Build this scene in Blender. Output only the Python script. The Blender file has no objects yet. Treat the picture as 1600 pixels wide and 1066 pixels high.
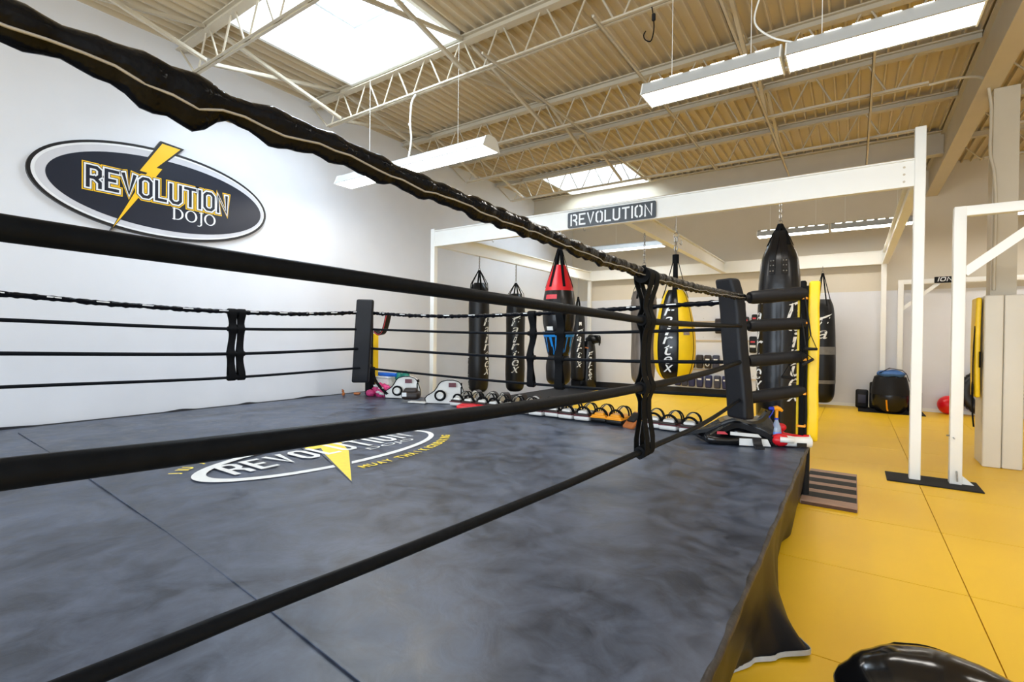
import bpy, bmesh, math, random
from mathutils import Vector, Matrix
random.seed(7)
C = bpy.context.scene.collection
PI = math.pi

# ------------------------------------------------------------------ camera
H_CAM = 1.55
cam_d = bpy.data.cameras.new('camera'); cam = bpy.data.objects.new('camera', cam_d); C.objects.link(cam)
cam_d.sensor_width = 36.0; cam_d.sensor_fit = 'HORIZONTAL'; cam_d.lens = 36.0*779.3/1600.0
cam_d.clip_start = 0.02; cam_d.clip_end = 200
_y, _p, _r = map(math.radians, (34.418, -0.490, 0.643))
_F = Vector((-math.sin(_y)*math.cos(_p), math.cos(_y)*math.cos(_p), math.sin(_p)))
_R = Vector((math.cos(_y), math.sin(_y), 0)); _U = _R.cross(_F)
_R2 = _R*math.cos(_r)+_U*math.sin(_r); _U2 = -_R*math.sin(_r)+_U*math.cos(_r)
_m = Matrix((_R2, _U2, -_F)).transposed().to_4x4(); _m.translation = Vector((0, 0, H_CAM))
cam.matrix_world = _m
bpy.context.scene.camera = cam

# ------------------------------------------------------------------ world, light, exposure
w = bpy.data.worlds.new('World'); bpy.context.scene.world = w; w.use_nodes = True
bgn = w.node_tree.nodes['Background']; bgn.inputs[0].default_value = (0.80, 0.90, 1.0, 1); bgn.inputs[1].default_value = 0.7
vs = bpy.context.scene.view_settings
vs.view_transform = 'Standard'; vs.look = 'None'; vs.exposure = 0.98; vs.gamma = 1.0; vs.use_curve_mapping = False

def area(name, loc, rot, sx, sy, power, col):
    l = bpy.data.lights.new(name, 'AREA'); l.shape = 'RECTANGLE'; l.size = sx; l.size_y = sy; l.energy = power; l.color = col
    o = bpy.data.objects.new(name, l); o.location = loc; o.rotation_euler = rot; C.objects.link(o); return o
LENS_W = 11.5      # fixture lens emission
SKY_W = 13.0        # skylight glazing emission
# added area light filling in daylight at the unseen front windows behind the camera
area('front_window_fill', (-0.5, -4.6, 2.3), (math.radians(90), 0, 0), 13.0, 3.4, 400, (0.76, 0.87, 1.0))

# ------------------------------------------------------------------ materials
def lin(c):
    return c/12.92 if c <= 0.04045 else ((c+0.055)/1.055)**2.4
def rgb(r, g, b): return (lin(r/255), lin(g/255), lin(b/255), 1)
def mat(name, col, rough=0.5, metal=0.0, spec=0.5, var=0.0, scale=6.0, bump=0.0, bscale=40.0, emit=0.0, coat=0.0, trans=0.0, stretch=None, rvar=0.0, detail=4.0):
    m = bpy.data.materials.new(name); m.use_nodes = True; nt = m.node_tree; b = nt.nodes['Principled BSDF']
    b.inputs['Base Color'].default_value = col; b.inputs['Roughness'].default_value = rough
    b.inputs['Metallic'].default_value = metal; b.inputs['Specular IOR Level'].default_value = spec
    if coat: b.inputs['Coat Weight'].default_value = coat; b.inputs['Coat Roughness'].default_value = 0.15
    if trans: b.inputs['Transmission Weight'].default_value = trans
    if emit:
        b.inputs['Emission Color'].default_value = col; b.inputs['Emission Strength'].default_value = emit
    if var or rvar or bump:
        tc = nt.nodes.new('ShaderNodeTexCoord'); src = tc.outputs['Object']
        if stretch:
            mp = nt.nodes.new('ShaderNodeMapping'); mp.inputs['Scale'].default_value = stretch
            nt.links.new(src, mp.inputs[0]); src = mp.outputs[0]
    if var or rvar:
        n = nt.nodes.new('ShaderNodeTexNoise'); n.inputs['Scale'].default_value = scale; n.inputs['Detail'].default_value = detail
        nt.links.new(src, n.inputs['Vector'])
        if var:
            rmp = nt.nodes.new('ShaderNodeMapRange'); rmp.inputs[1].default_value = 0.3; rmp.inputs[2].default_value = 0.7
            rmp.inputs[3].default_value = 1-var; rmp.inputs[4].default_value = 1+var
            nt.links.new(n.outputs[0], rmp.inputs[0])
            mx = nt.nodes.new('ShaderNodeVectorMath'); mx.operation = 'SCALE'; mx.inputs[0].default_value = col[:3]
            nt.links.new(rmp.outputs[0], mx.inputs['Scale']); nt.links.new(mx.outputs[0], b.inputs['Base Color'])
        if rvar:
            r2 = nt.nodes.new('ShaderNodeMapRange'); r2.inputs[1].default_value = 0.3; r2.inputs[2].default_value = 0.7
            r2.inputs[3].default_value = rough-rvar; r2.inputs[4].default_value = rough+rvar
            nt.links.new(n.outputs[0], r2.inputs[0]); nt.links.new(r2.outputs[0], b.inputs['Roughness'])
    if bump:
        n2 = nt.nodes.new('ShaderNodeTexNoise'); n2.inputs['Scale'].default_value = bscale; n2.inputs['Detail'].default_value = 3
        nt.links.new(src, n2.inputs['Vector'])
        bp = nt.nodes.new('ShaderNodeBump'); bp.inputs['Strength'].default_value = bump; bp.inputs['Distance'].default_value = 0.01
        nt.links.new(n2.outputs[0], bp.inputs['Height']); nt.links.new(bp.outputs[0], b.inputs['Normal'])
    return m

M = {}
M['wall'] = mat('wall_paint', (0.775, 0.79, 0.83, 1), 0.6, var=0.02, scale=2.0, bump=0.05, bscale=90)
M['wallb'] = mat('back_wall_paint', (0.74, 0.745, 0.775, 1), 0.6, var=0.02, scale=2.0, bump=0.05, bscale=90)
M['wallu'] = mat('upper_back_wall_tan', (0.66, 0.595, 0.48, 1), 0.6, var=0.02, scale=2.0, bump=0.05, bscale=90)
M['deck'] = mat('deck_paint', (0.60, 0.51, 0.365, 1), 0.55, var=0.03, scale=1.5)
M['steel'] = mat('beige_steel_paint', (0.54, 0.475, 0.36, 1), 0.5, var=0.03, scale=3)
M['white'] = mat('white_steel_paint', (0.86, 0.86, 0.82, 1), 0.4, var=0.015, scale=4)
M['curb'] = mat('skylight_curb_paint', (0.86, 0.87, 0.88, 1), 0.5, var=0.01, scale=4)
M['sky'] = mat('skylight_glazing', (0.74, 0.87, 1.0, 1), 0.4, emit=SKY_W)
M['lens'] = mat('lamp_lens', (1.0, 0.96, 0.90, 1), 0.4, emit=LENS_W)
M['lampbody'] = mat('lamp_housing', (0.48, 0.49, 0.48, 1), 0.35, var=0.02, scale=5)
M['slot'] = mat('lamp_slot', (1.0, 0.96, 0.88, 1), 0.4, emit=4.0)
M['yellowmat'] = None
M['blackmat'] = mat('black_floor_mat', (0.016, 0.016, 0.018, 1), 0.6, spec=0.3, var=0.15, scale=6, bump=0.05)
M['canvas'] = None
M['skirt'] = mat('black_skirt_vinyl', (0.0075, 0.008, 0.0105, 1), 0.40, spec=0.16, var=0.2, scale=5, bump=0.12, bscale=9)
M['hem'] = mat('grey_hem', (0.42, 0.44, 0.46, 1), 0.6, var=0.1, scale=20)
M['edge'] = mat('worn_apron_edge', (0.045, 0.038, 0.034, 1), 0.42, spec=0.3, var=0.55, scale=14, bump=0.25, bscale=25)
M['vinyl'] = mat('glossy_black_vinyl', (0.0045, 0.0052, 0.0075, 1), 0.15, spec=0.14, var=0.2, scale=8, bump=0.75, bscale=26)
M['rope'] = mat('black_rope_sleeve', (0.0065, 0.0078, 0.0105, 1), 0.45, spec=0.06, var=0.15, scale=30, bump=0.06, bscale=60)
M['web'] = mat('black_webbing', (0.006, 0.0065, 0.0075, 1), 0.75, spec=0.08, var=0.15, scale=60, bump=0.1, bscale=200)
M['leather'] = mat('black_bag_leather', (0.008, 0.008, 0.0085, 1), 0.36, spec=0.3, var=0.2, scale=7, bump=0.1, bscale=14)
M['leatherg'] = mat('glossy_black_bag', (0.0065, 0.0065, 0.0075, 1), 0.24, spec=0.4, var=0.2, scale=7, bump=0.25, bscale=8)
M['leathershine'] = mat('shiny_black_leather', (0.0045, 0.0048, 0.006, 1), 0.16, spec=0.6, var=0.2, scale=7, bump=0.3, bscale=7)
M['padblack'] = mat('black_corner_pad', (0.010, 0.0105, 0.013, 1), 0.48, spec=0.25, var=0.12, scale=7, bump=0.08, bscale=20)
M['greybag'] = mat('grey_worn_bag', (0.16, 0.135, 0.115, 1), 0.3, var=0.35, scale=5, stretch=(3, 3, 0.6), bump=0.1, bscale=12)
M['tape'] = mat('grey_tape', (0.17, 0.165, 0.155, 1), 0.45, var=0.15, scale=10)
M['yellowv'] = mat('yellow_vinyl', rgb(250, 208, 18), 0.42, var=0.05, scale=6, bump=0.1, bscale=18)
M['orange'] = mat('orange_leather', rgb(240, 160, 20), 0.42, var=0.06, scale=10, bump=0.06)
M['orangestrap'] = mat('orange_strap', rgb(244, 160, 30), 0.5, var=0.05, scale=30)
M['red'] = mat('red_leather', rgb(214, 22, 36), 0.36, var=0.06, scale=10, bump=0.05)
M['redball'] = mat('red_ball_rubber', rgb(222, 18, 32), 0.28, var=0.04, scale=5)
M['blue'] = mat('blue_vinyl', rgb(20, 130, 215), 0.35, var=0.08, scale=10)
M['bluefoam'] = mat('blue_foam', rgb(22, 105, 215), 0.6, var=0.05, scale=20)
M['navy'] = mat('navy_leather', rgb(36, 42, 86), 0.5, var=0.1, scale=12)
M['navyl'] = mat('slate_leather', rgb(52, 54, 74), 0.5, var=0.1, scale=12)
M['dkpad'] = mat('dark_brown_leather', rgb(42, 32, 28), 0.5, var=0.12, scale=12)
M['green'] = mat('green_leather', rgb(10, 116, 100), 0.4, var=0.06, scale=12)
M['pink'] = mat('pink_nylon', rgb(205, 60, 120), 0.5, var=0.25, scale=22, bump=0.6, bscale=30)
M['maroon'] = mat('maroon_trim', rgb(92, 34, 46), 0.5, var=0.08, scale=20)
M['whitel'] = mat('white_leather', (0.74, 0.74, 0.71, 1), 0.4, var=0.04, scale=10, bump=0.05)
M['cream'] = mat('cream_vinyl', (0.74, 0.70, 0.61, 1), 0.45, var=0.02, scale=3, bump=0.03)
M['tan'] = mat('tan_leather', rgb(176, 100, 44), 0.45, var=0.12, scale=14, bump=0.1)
M['print'] = mat('white_print', (0.80, 0.82, 0.82, 1), 0.5, var=0.03, scale=20)
M['printy'] = mat('yellow_print', rgb(250, 222, 60), 0.5, var=0.05, scale=20)
M['signdark'] = mat('sign_navy_face', (0.014, 0.018, 0.032, 1), 0.36, spec=0.35, var=0.06, scale=4)
M['signblack'] = mat('sign_black_edge', (0.006, 0.006, 0.008, 1), 0.4, var=0.05, scale=6)
M['signsilver'] = mat('sign_silver_band', (0.62, 0.62, 0.66, 1), 0.4, var=0.08, scale=3, stretch=(1, 1, 0.4))
M['signwhite'] = mat('sign_white_line', (0.84, 0.85, 0.87, 1), 0.4, var=0.02, scale=4)
M['signyellow'] = mat('sign_yellow', rgb(250, 196, 28), 0.4, var=0.03, scale=4)
M['plate'] = mat('grey_sign_plate', (0.06, 0.07, 0.08, 1), 0.35, metal=0.3, var=0.12, scale=3)
M['cutout'] = mat('sign_cut_letter', (0.84, 0.86, 0.87, 1), 0.4, var=0.02, scale=4)
M['chrome'] = mat('chain_steel', (0.36, 0.35, 0.33, 1), 0.3, metal=0.9, var=0.15, scale=40)
M['rubber'] = mat('black_rubber_plate', (0.013, 0.013, 0.014, 1), 0.7, spec=0.2, var=0.15, scale=30, bump=0.15, bscale=120)
M['tyre'] = mat('tyre_rubber', (0.012, 0.012, 0.013, 1), 0.45, var=0.15, scale=20)
M['wood'] = mat('brown_step_wood', rgb(168, 136, 116), 0.6, var=0.14, scale=6, stretch=(1, 10, 10), bump=0.08)
M['woodside'] = mat('dark_step_edge', rgb(84, 56, 38), 0.6, var=0.14, scale=6)
M['grip'] = mat('black_grip_tape', (0.030, 0.030, 0.028, 1), 0.85, var=0.1, scale=80, bump=0.2, bscale=300)
M['rail'] = mat('wooden_rail', rgb(206, 188, 160), 0.5, var=0.08, scale=6, stretch=(1, 10, 10))
M['bottle'] = mat('clear_blue_bottle', (0.55, 0.70, 0.90, 1), 0.15, trans=0.55, var=0.03, scale=4)
M['liquid'] = mat('blue_label', rgb(70, 130, 225), 0.3, var=0.05, scale=10)
M['dkblue'] = mat('dark_blue_plastic', rgb(20, 50, 185), 0.35, var=0.04, scale=10)
M['bluecloth'] = mat('blue_cloth', rgb(60, 104, 165), 0.6, var=0.2, scale=14, bump=0.4, bscale=20)
M['piping'] = mat('grey_piping', (0.40, 0.38, 0.35, 1), 0.35, var=0.1, scale=30)
M['label'] = mat('silver_label', (0.30, 0.24, 0.24, 1), 0.4, metal=0.3, var=0.3, scale=60)
M['redtag'] = mat('red_label', rgb(205, 60, 70), 0.5, var=0.1, scale=60)

def mix_mat(name, build):
    m = bpy.data.materials.new(name); m.use_nodes = True; nt = m.node_tree; build(nt, nt.nodes['Principled BSDF']); return m
def N(nt, t, **k):
    n = nt.nodes.new(t)
    for a, v in k.items():
        if a.startswith('i_'):
            kk = a[2:]; kk = int(kk) if kk.isdigit() else kk.replace('_', ' ')
            n.inputs[kk].default_value = v
        else: setattr(n, a, v)
    return n
def canvas_build(nt, b):
    tc = N(nt, 'ShaderNodeTexCoord')
    a = N(nt, 'ShaderNodeTexNoise', i_Scale=1.8, i_Detail=8.0, i_Roughness=0.68, i_Distortion=0.8); nt.links.new(tc.outputs['Object'], a.inputs['Vector'])
    c = N(nt, 'ShaderNodeTexNoise', i_Scale=6.0, i_Detail=6.0, i_Roughness=0.58, i_Distortion=0.8); nt.links.new(tc.outputs['Object'], c.inputs['Vector'])
    ad = N(nt, 'ShaderNodeMath', operation='ADD'); nt.links.new(a.outputs[0], ad.inputs[0]); nt.links.new(c.outputs[0], ad.inputs[1])
    r = N(nt, 'ShaderNodeMapRange', i_1=0.80, i_2=1.22, i_3=0.0, i_4=1.0); nt.links.new(ad.outputs[0], r.inputs[0])
    cr = N(nt, 'ShaderNodeValToRGB'); cr.color_ramp.elements[0].color = (0.014, 0.021, 0.039, 1); cr.color_ramp.elements[1].color = (0.086, 0.107, 0.160, 1)
    nt.links.new(r.outputs[0], cr.inputs[0]); nt.links.new(cr.outputs[0], b.inputs['Base Color'])
    r2 = N(nt, 'ShaderNodeMapRange', i_1=0.3, i_2=0.7, i_3=0.30, i_4=0.50); nt.links.new(c.outputs[0], r2.inputs[0]); nt.links.new(r2.outputs[0], b.inputs['Roughness'])
    b.inputs['Specular IOR Level'].default_value = 0.55
    bp = N(nt, 'ShaderNodeBump', i_Strength=0.3, i_Distance=0.008); nt.links.new(c.outputs[0], bp.inputs['Height']); nt.links.new(bp.outputs[0], b.inputs['Normal'])
M['canvas'] = mix_mat('ring_canvas_vinyl', canvas_build)
def mat_build(nt, b):
    tc = N(nt, 'ShaderNodeTexCoord')
    a = N(nt, 'ShaderNodeTexNoise', i_Scale=0.9, i_Detail=3.0); nt.links.new(tc.outputs['Object'], a.inputs['Vector'])
    cr = N(nt, 'ShaderNodeValToRGB'); cr.color_ramp.elements[0].position = 0.3; cr.color_ramp.elements[1].position = 0.7
    cr.color_ramp.elements[0].color = (0.89, 0.535, 0.012, 1); cr.color_ramp.elements[1].color = (0.94, 0.575, 0.014, 1)
    nt.links.new(a.outputs[0], cr.inputs[0]); nt.links.new(cr.outputs[0], b.inputs['Base Color'])
    b.inputs['Roughness'].default_value = 0.45
    f = N(nt, 'ShaderNodeTexNoise', i_Scale=180.0, i_Detail=2.0); nt.links.new(tc.outputs['Object'], f.inputs['Vector'])
    bp = N(nt, 'ShaderNodeBump', i_Strength=0.06, i_Distance=0.003); nt.links.new(f.outputs[0], bp.inputs['Height']); nt.links.new(bp.outputs[0], b.inputs['Normal'])
M['yellowmat'] = mix_mat('yellow_floor_mat', mat_build)

# ------------------------------------------------------------------ mesh builder
class MB:
    def __init__(s): s.v = []; s.f = []; s.m = []
    def add(s, vs_, fs, mi=0, X=None):
        o = len(s.v)
        s.v += [tuple(X @ Vector(p)) if X else tuple(p) for p in vs_]
        s.f += [tuple(i+o for i in f) for f in fs]; s.m += [mi]*len(fs); return s
    def box(s, x0, x1, y0, y1, z0, z1, mi=0, X=None):
        v = [(x, y, z) for z in (z0, z1) for y in (y0, y1) for x in (x0, x1)]
        return s.add(v, [(0, 2, 3, 1), (4, 5, 7, 6), (0, 1, 5, 4), (2, 6, 7, 3), (0, 4, 6, 2), (1, 3, 7, 5)], mi, X)
    def rbox(s, sx, sy, sz, bev, X=None, mi=0, seg=3, fn=None, cuts=0):
        bm = bmesh.new(); bmesh.ops.create_cube(bm, size=1.0)
        bmesh.ops.scale(bm, vec=(sx, sy, sz), verts=bm.verts)
        bmesh.ops.bevel(bm, geom=list(bm.edges), offset=bev, segments=seg, profile=0.5, affect='EDGES', clamp_overlap=True)
        if cuts:
            for ax in range(3):
                L = (sx, sy, sz)[ax]
                for k in range(1, cuts):
                    nn = [0, 0, 0]; nn[ax] = 1; co = [0, 0, 0]; co[ax] = -L/2+L*k/cuts
                    bmesh.ops.bisect_plane(bm, geom=bm.verts[:]+bm.edges[:]+bm.faces[:], plane_co=co, plane_no=nn)
        bm.verts.index_update()
        vv = [tuple(fn(v.co)) if fn else tuple(v.co) for v in bm.verts]; ff = [tuple(v.index for v in f.verts) for f in bm.faces]
        bm.free(); return s.add(vv, ff, mi, X)
    def tube(s, pts, r, n=10, mi=0, caps=True, closed=False, shape=None, X=None):
        P = [Vector(p) for p in pts]; k = len(P); rr = r if isinstance(r, (list, tuple)) else [r]*k
        vs_ = []; up = None
        for i in range(k):
            if closed: t = P[(i+1) % k]-P[i-1]
            else: t = P[min(i+1, k-1)]-P[max(i-1, 0)]
            t.normalize()
            if up is None:
                up = Vector((0, 0, 1)) if abs(t.z) < 0.9 else Vector((1, 0, 0))
            a = t.cross(up)
            if a.length < 1e-4: a = t.cross(Vector((0.3, 0.9, 0.2)))
            a.normalize(); b2 = a.cross(t).normalized(); up = b2
            for j in range(n):
                q = 2*PI*j/n
                if shape: u_, w_ = shape(i/(k-1) if k > 1 else 0, q); vs_.append(P[i]+a*u_*rr[i]+b2*w_*rr[i])
                else: vs_.append(P[i]+a*math.cos(q)*rr[i]+b2*math.sin(q)*rr[i])
        fs = []
        for i in range(k if closed else k-1):
            for j in range(n):
                i2 = (i+1) % k; j2 = (j+1) % n
                fs.append((i*n+j, i*n+j2, i2*n+j2, i2*n+j))
        if caps and not closed:
            fs.append(tuple(range(n-1, -1, -1))); fs.append(tuple((k-1)*n+j for j in range(n)))
        return s.add([tuple(p) for p in vs_], fs, mi, X)
    def cyl(s, p0, p1, r, n=16, mi=0, X=None): return s.tube([p0, p1], r, n, mi, X=X)
    def strap(s, pts, wdt, th, side, mi=0):
        """flat band through pts; side = direction of its width"""
        P = [Vector(p) for p in pts]; sd = Vector(side).normalized(); k = len(P); vs_ = []
        for i in range(k):
            t = (P[min(i+1, k-1)]-P[max(i-1, 0)]).normalized(); s1 = (sd-t*sd.dot(t)).normalized(); n1 = t.cross(s1)
            for a, b in ((-1, -1), (1, -1), (1, 1), (-1, 1)): vs_.append(P[i]+s1*a*wdt/2+n1*b*th/2)
        fs = []
        for i in range(k-1):
            for j in range(4):
                j2 = (j+1) % 4; fs.append((i*4+j, i*4+j2, i*4+4+j2, i*4+4+j))
        fs.append((3, 2, 1, 0)); fs.append(tuple((k-1)*4+j for j in range(4)))
        return s.add([tuple(p) for p in vs_], fs, mi)
    def lathe(s, prof, n=28, c=(0, 0), mi=0, X=None, fn=None):
        vs_ = []
        for r, z in prof:
            for j in range(n):
                q = 2*PI*j/n; rr = r*(fn(q, z) if fn else 1); vs_.append((c[0]+rr*math.cos(q), c[1]+rr*math.sin(q), z))
        fs = []
        k = len(prof)
        for i in range(k-1):
            for j in range(n):
                j2 = (j+1) % n; fs.append((i*n+j, i*n+j2, i*n+n+j2, i*n+n+j))
        fs.append(tuple(range(n-1, -1, -1))); fs.append(tuple((k-1)*n+j for j in range(n)))
        return s.add(vs_, fs, mi, X)
    def prism(s, poly, t0, t1, fn, mi=0):
        """polygon (2-D list) extruded t0..t1; fn(a,b,t)->xyz"""
        n = len(poly); v = [fn(a, b, t0) for a, b in poly]+[fn(a, b, t1) for a, b in poly]
        fs = [tuple(range(n-1, -1, -1)), tuple(range(n, 2*n))]+[(i, (i+1) % n, n+(i+1) % n, n+i) for i in range(n)]
        return s.add(v, fs, mi)
    def ring2d(s, outer, inner, t0, t1, fn, mi=0):
        n = len(outer); v = []
        for t in (t0, t1):
            v += [fn(a, b, t) for a, b in outer]; v += [fn(a, b, t) for a, b in inner]
        fs = []
        for i in range(n):
            j = (i+1) % n
            fs += [(i, j, n+j, n+i), (2*n+i, 3*n+i, 3*n+j, 2*n+j), (i, 2*n+i, 2*n+j, j), (n+i, n+j, 3*n+j, 3*n+i)]
        return s.add(v, fs, mi)
    def sphere(s, c, r, n=20, m_=12, mi=0, sc=(1, 1, 1), X=None, fn=None):
        prof = [(max(1e-4, math.sin(PI*i/m_)), -math.cos(PI*i/m_)) for i in range(m_+1)]
        vs_ = []
        for a, z in prof:
            for j in range(n):
                q = 2*PI*j/n; p = Vector((a*math.cos(q), a*math.sin(q), z))
                k = fn(p) if fn else 1
                vs_.append((c[0]+p.x*r*sc[0]*k, c[1]+p.y*r*sc[1]*k, c[2]+p.z*r*sc[2]*k))
        fs = [(i*n+j, i*n+(j+1) % n, i*n+n+(j+1) % n, i*n+n+j) for i in range(m_) for j in range(n)]
        return s.add(vs_, fs, mi, X)

def mesh_obj(name, mb, mats, origin=(0, 0, 0), sharp=35):
    me = bpy.data.meshes.new(name); o0 = Vector(origin)
    me.from_pydata([tuple(Vector(p)-o0) for p in mb.v], [], mb.f)
    for m_ in (mats if isinstance(mats, (list, tuple)) else [mats]): me.materials.append(M[m_] if isinstance(m_, str) else m_)
    me.polygons.foreach_set('material_index', mb.m)
    bm = bmesh.new(); bm.from_mesh(me); bmesh.ops.recalc_face_normals(bm, faces=bm.faces); bm.to_mesh(me); bm.free()
    me.polygons.foreach_set('use_smooth', [True]*len(me.polygons)); me.set_sharp_from_angle(angle=math.radians(sharp)); me.update()
    ob = bpy.data.objects.new(name, me); C.objects.link(ob); return ob
def tag(o, label=None, cat=None, group=None, kind=None):
    if label: o['label'] = label
    if cat: o['category'] = cat
    if group: o['group'] = group
    if kind: o['kind'] = kind
    return o
def thing(name, label, cat, loc=(0, 0, 0), group=None, rotz=0):
    o = bpy.data.objects.new(name, None); o.empty_display_size = 0.1; C.objects.link(o); o.location = loc; o.rotation_euler = (0, 0, rotz)
    return tag(o, label, cat, group)
def part(name, mb, mats, parent, sharp=35, local=False, label=None):
    """mesh in world coordinates (or parent's own when local) as a child of parent"""
    root = parent
    while root.parent: root = root.parent
    o = mesh_obj(name, mb, mats, (0, 0, 0) if local else tuple(root.location), sharp); o.parent = parent
    if label: o['label'] = label
    return o
def solo(name, mb, mats, label, cat, group=None, origin=None, sharp=35):
    if origin is None:
        xs = [p[0] for p in mb.v]; ys = [p[1] for p in mb.v]; zs = [p[2] for p in mb.v]
        origin = ((min(xs)+max(xs))/2, (min(ys)+max(ys))/2, min(zs))
    o = mesh_obj(name, mb, mats, origin, sharp); o.location = origin; return tag(o, label, cat, group)
def struct(name, mb, mats, sharp=35): return tag(mesh_obj(name, mb, mats, (0, 0, 0), sharp), kind='structure')
def dup(root, loc, label, rotz=None, group=None):
    r = root.copy(); C.objects.link(r); r.location = loc; r['label'] = label
    if rotz is not None: r.rotation_euler = (0, 0, rotz)
    if group: r['group'] = group
    for ch in list(root.children):
        c = ch.copy(); C.objects.link(c); c.parent = r
        for g in ch.children:
            d = g.copy(); C.objects.link(d); d.parent = c
    return r
ORD = ['first', 'second', 'third', 'fourth', 'fifth', 'sixth', 'seventh', 'eighth', 'ninth', 'tenth', 'eleventh', 'twelfth']

def catmull(pts, n=8):
    P = [Vector(p) for p in pts]; out = []
    for i in range(len(P)-1):
        p0 = P[max(i-1, 0)]; p1 = P[i]; p2 = P[i+1]; p3 = P[min(i+2, len(P)-1)]
        # non-uniform safe: finite tangents scaled by segment lengths
        d01 = max((p1-p0).length, 1e-6); d12 = (p2-p1).length; d23 = max((p3-p2).length, 1e-6)
        m1 = (p2-p1) if i == 0 else ((p1-p0)/d01*d12+(p2-p1))*0.5
        m2 = (p2-p1) if i == len(P)-2 else ((p2-p1)+(p3-p2)/d23*d12)*0.5
        for k in range(n):
            t = k/n; t2 = t*t; t3 = t2*t
            out.append(p1*(2*t3-3*t2+1)+m1*(t3-2*t2+t)+p2*(-2*t3+3*t2)+m2*(t3-t2))
    out.append(P[-1]); return out

# ---- lettering -----------------------------------------------------------
STROKES = {
 'R': [[(0, 0), (0, 1), (.40, 1), (.55, .87), (.55, .60), (.40, .46), (0, .46)], [(.30, .46), (.55, .24), (.55, 0)]],
 'E': [[(.52, 1), (0, 1), (0, 0), (.52, 0)], [(0, .5), (.38, .5)]],
 'V': [[(0, 1), (.275, 0), (.55, 1)]],
 'O': [[(.15, 0), (.40, 0), (.55, .15), (.55, .85), (.40, 1), (.15, 1), (0, .85), (0, .15), (.15, 0)]],
 'L': [[(0, 1), (0, 0), (.48, 0)]],
 'U': [[(0, 1), (0, .15), (.15, 0), (.40, 0), (.55, .15), (.55, 1)]],
 'T': [[(0, 1), (.55, 1)], [(.275, 1), (.275, 0)]],
 'I': [[(0, 1), (0, 0)]],
 'N': [[(0, 0), (0, 1), (.55, 0), (.55, 1)]],
 'D': [[(0, 0), (0, 1), (.38, 1), (.55, .8), (.55, .2), (.38, 0), (0, 0)]],
 'J': [[(.45, 1), (.45, .15), (.3, 0), (.12, 0), (0, .14)]],
}
def ribbon(pl, wd):
    """polyline -> list of quads with mitred joints"""
    P = [Vector(p) for p in pl]; closed = (P[0]-P[-1]).length < 1e-6
    if closed: P = P[:-1]
    n = len(P); L = []; Rr = []
    P2 = list(P)
    if not closed:
        P2[0] = P[0]-(P[1]-P[0]).normalized()*wd/2; P2[-1] = P[-1]+(P[-1]-P[-2]).normalized()*wd/2
    for i in range(n):
        if closed: a = (P2[i]-P2[i-1]).normalized(); b = (P2[(i+1) % n]-P2[i]).normalized()
        else:
            a = (P2[i]-P2[i-1]).normalized() if i else (P2[1]-P2[0]).normalized(); b = (P2[i+1]-P2[i]).normalized() if i < n-1 else a
        na = Vector((-a.y, a.x)); nb = Vector((-b.y, b.x)); mm = (na+nb)
        if mm.length < 1e-3: mm = na
        mm.normalize(); k = min(1/max(mm.dot(na), 0.35), 1.42)
        L.append(P2[i]+mm*k*wd/2); Rr.append(P2[i]-mm*k*wd/2)
    q = []
    for i in range(n if closed else n-1):
        j = (i+1) % n; q.append([tuple(L[i]), tuple(Rr[i]), tuple(Rr[j]), tuple(L[j])])
    return q
def stroke_text(mb, text, h, wd, fn, gap=0.22, wscale=1.0, mi=0, total=None, vgap=None):
    """text of stroke letters; fn(a,b)->xyz; a along, b up (metres)"""
    wds = {'I': 0.0, 'L': .48, 'E': .52}
    adv = 0; pos = []
    for ch in text:
        pos.append(adv); adv += wds.get(ch, .55)+gap
    adv -= gap
    sx = h*wscale if total is None else total/adv
    for ch, p in zip(text, pos):
        k = 0
        for pl in STROKES[ch]:
            for q in ribbon([((x+p)*sx, y*h) for x, y in pl], wd):
                mb.add([fn(a, b, 0.00006*k) for a, b in q], [(0, 1, 2, 3)], mi); k += 1
    return adv*sx
_tcache = {}
def font_mesh(text, bold=0.0):
    key = (text, bold)
    if key in _tcache: return _tcache[key]
    cu = bpy.data.curves.new('t', 'FONT'); cu.body = text; cu.size = 1.0; cu.offset = bold; cu.resolution_u = 4
    o = bpy.data.objects.new('t', cu); C.objects.link(o); dg = bpy.context.evaluated_depsgraph_get(); dg.update()
    me = o.evaluated_get(dg).to_mesh(); v = [tuple(p.co) for p in me.vertices]; f = [tuple(p.vertices) for p in me.polygons]
    bpy.data.objects.remove(o); bpy.data.curves.remove(cu)
    x0 = min(p[0] for p in v); x1 = max(p[0] for p in v); y0 = min(p[1] for p in v); y1 = max(p[1] for p in v)
    _tcache[key] = ([(p[0]-x0, p[1]-y0) for p in v], f, x1-x0, y1-y0); return _tcache[key]
def font_text(mb, text, fn, h=None, wdt=None, shear=0.0, bold=0.0, mi=0):
    v, f, w0, h0 = font_mesh(text, bold)
    sy = h/h0 if h else wdt/w0; sx = wdt/w0 if wdt else sy
    mb.add([fn((x+shear*y)*sx, y*sy) for x, y in v], f, mi)
    return w0*sx

# ------------------------------------------------------------------ room shell
XL = -7.46; YB = 14.26; XR = 7.2; YF = -5.0; ZD = 5.38
SK = [(-6.30, -4.22, 3.06, 4.84), (-6.20, -4.13, 10.20, 11.78)]   # skylight openings

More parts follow.
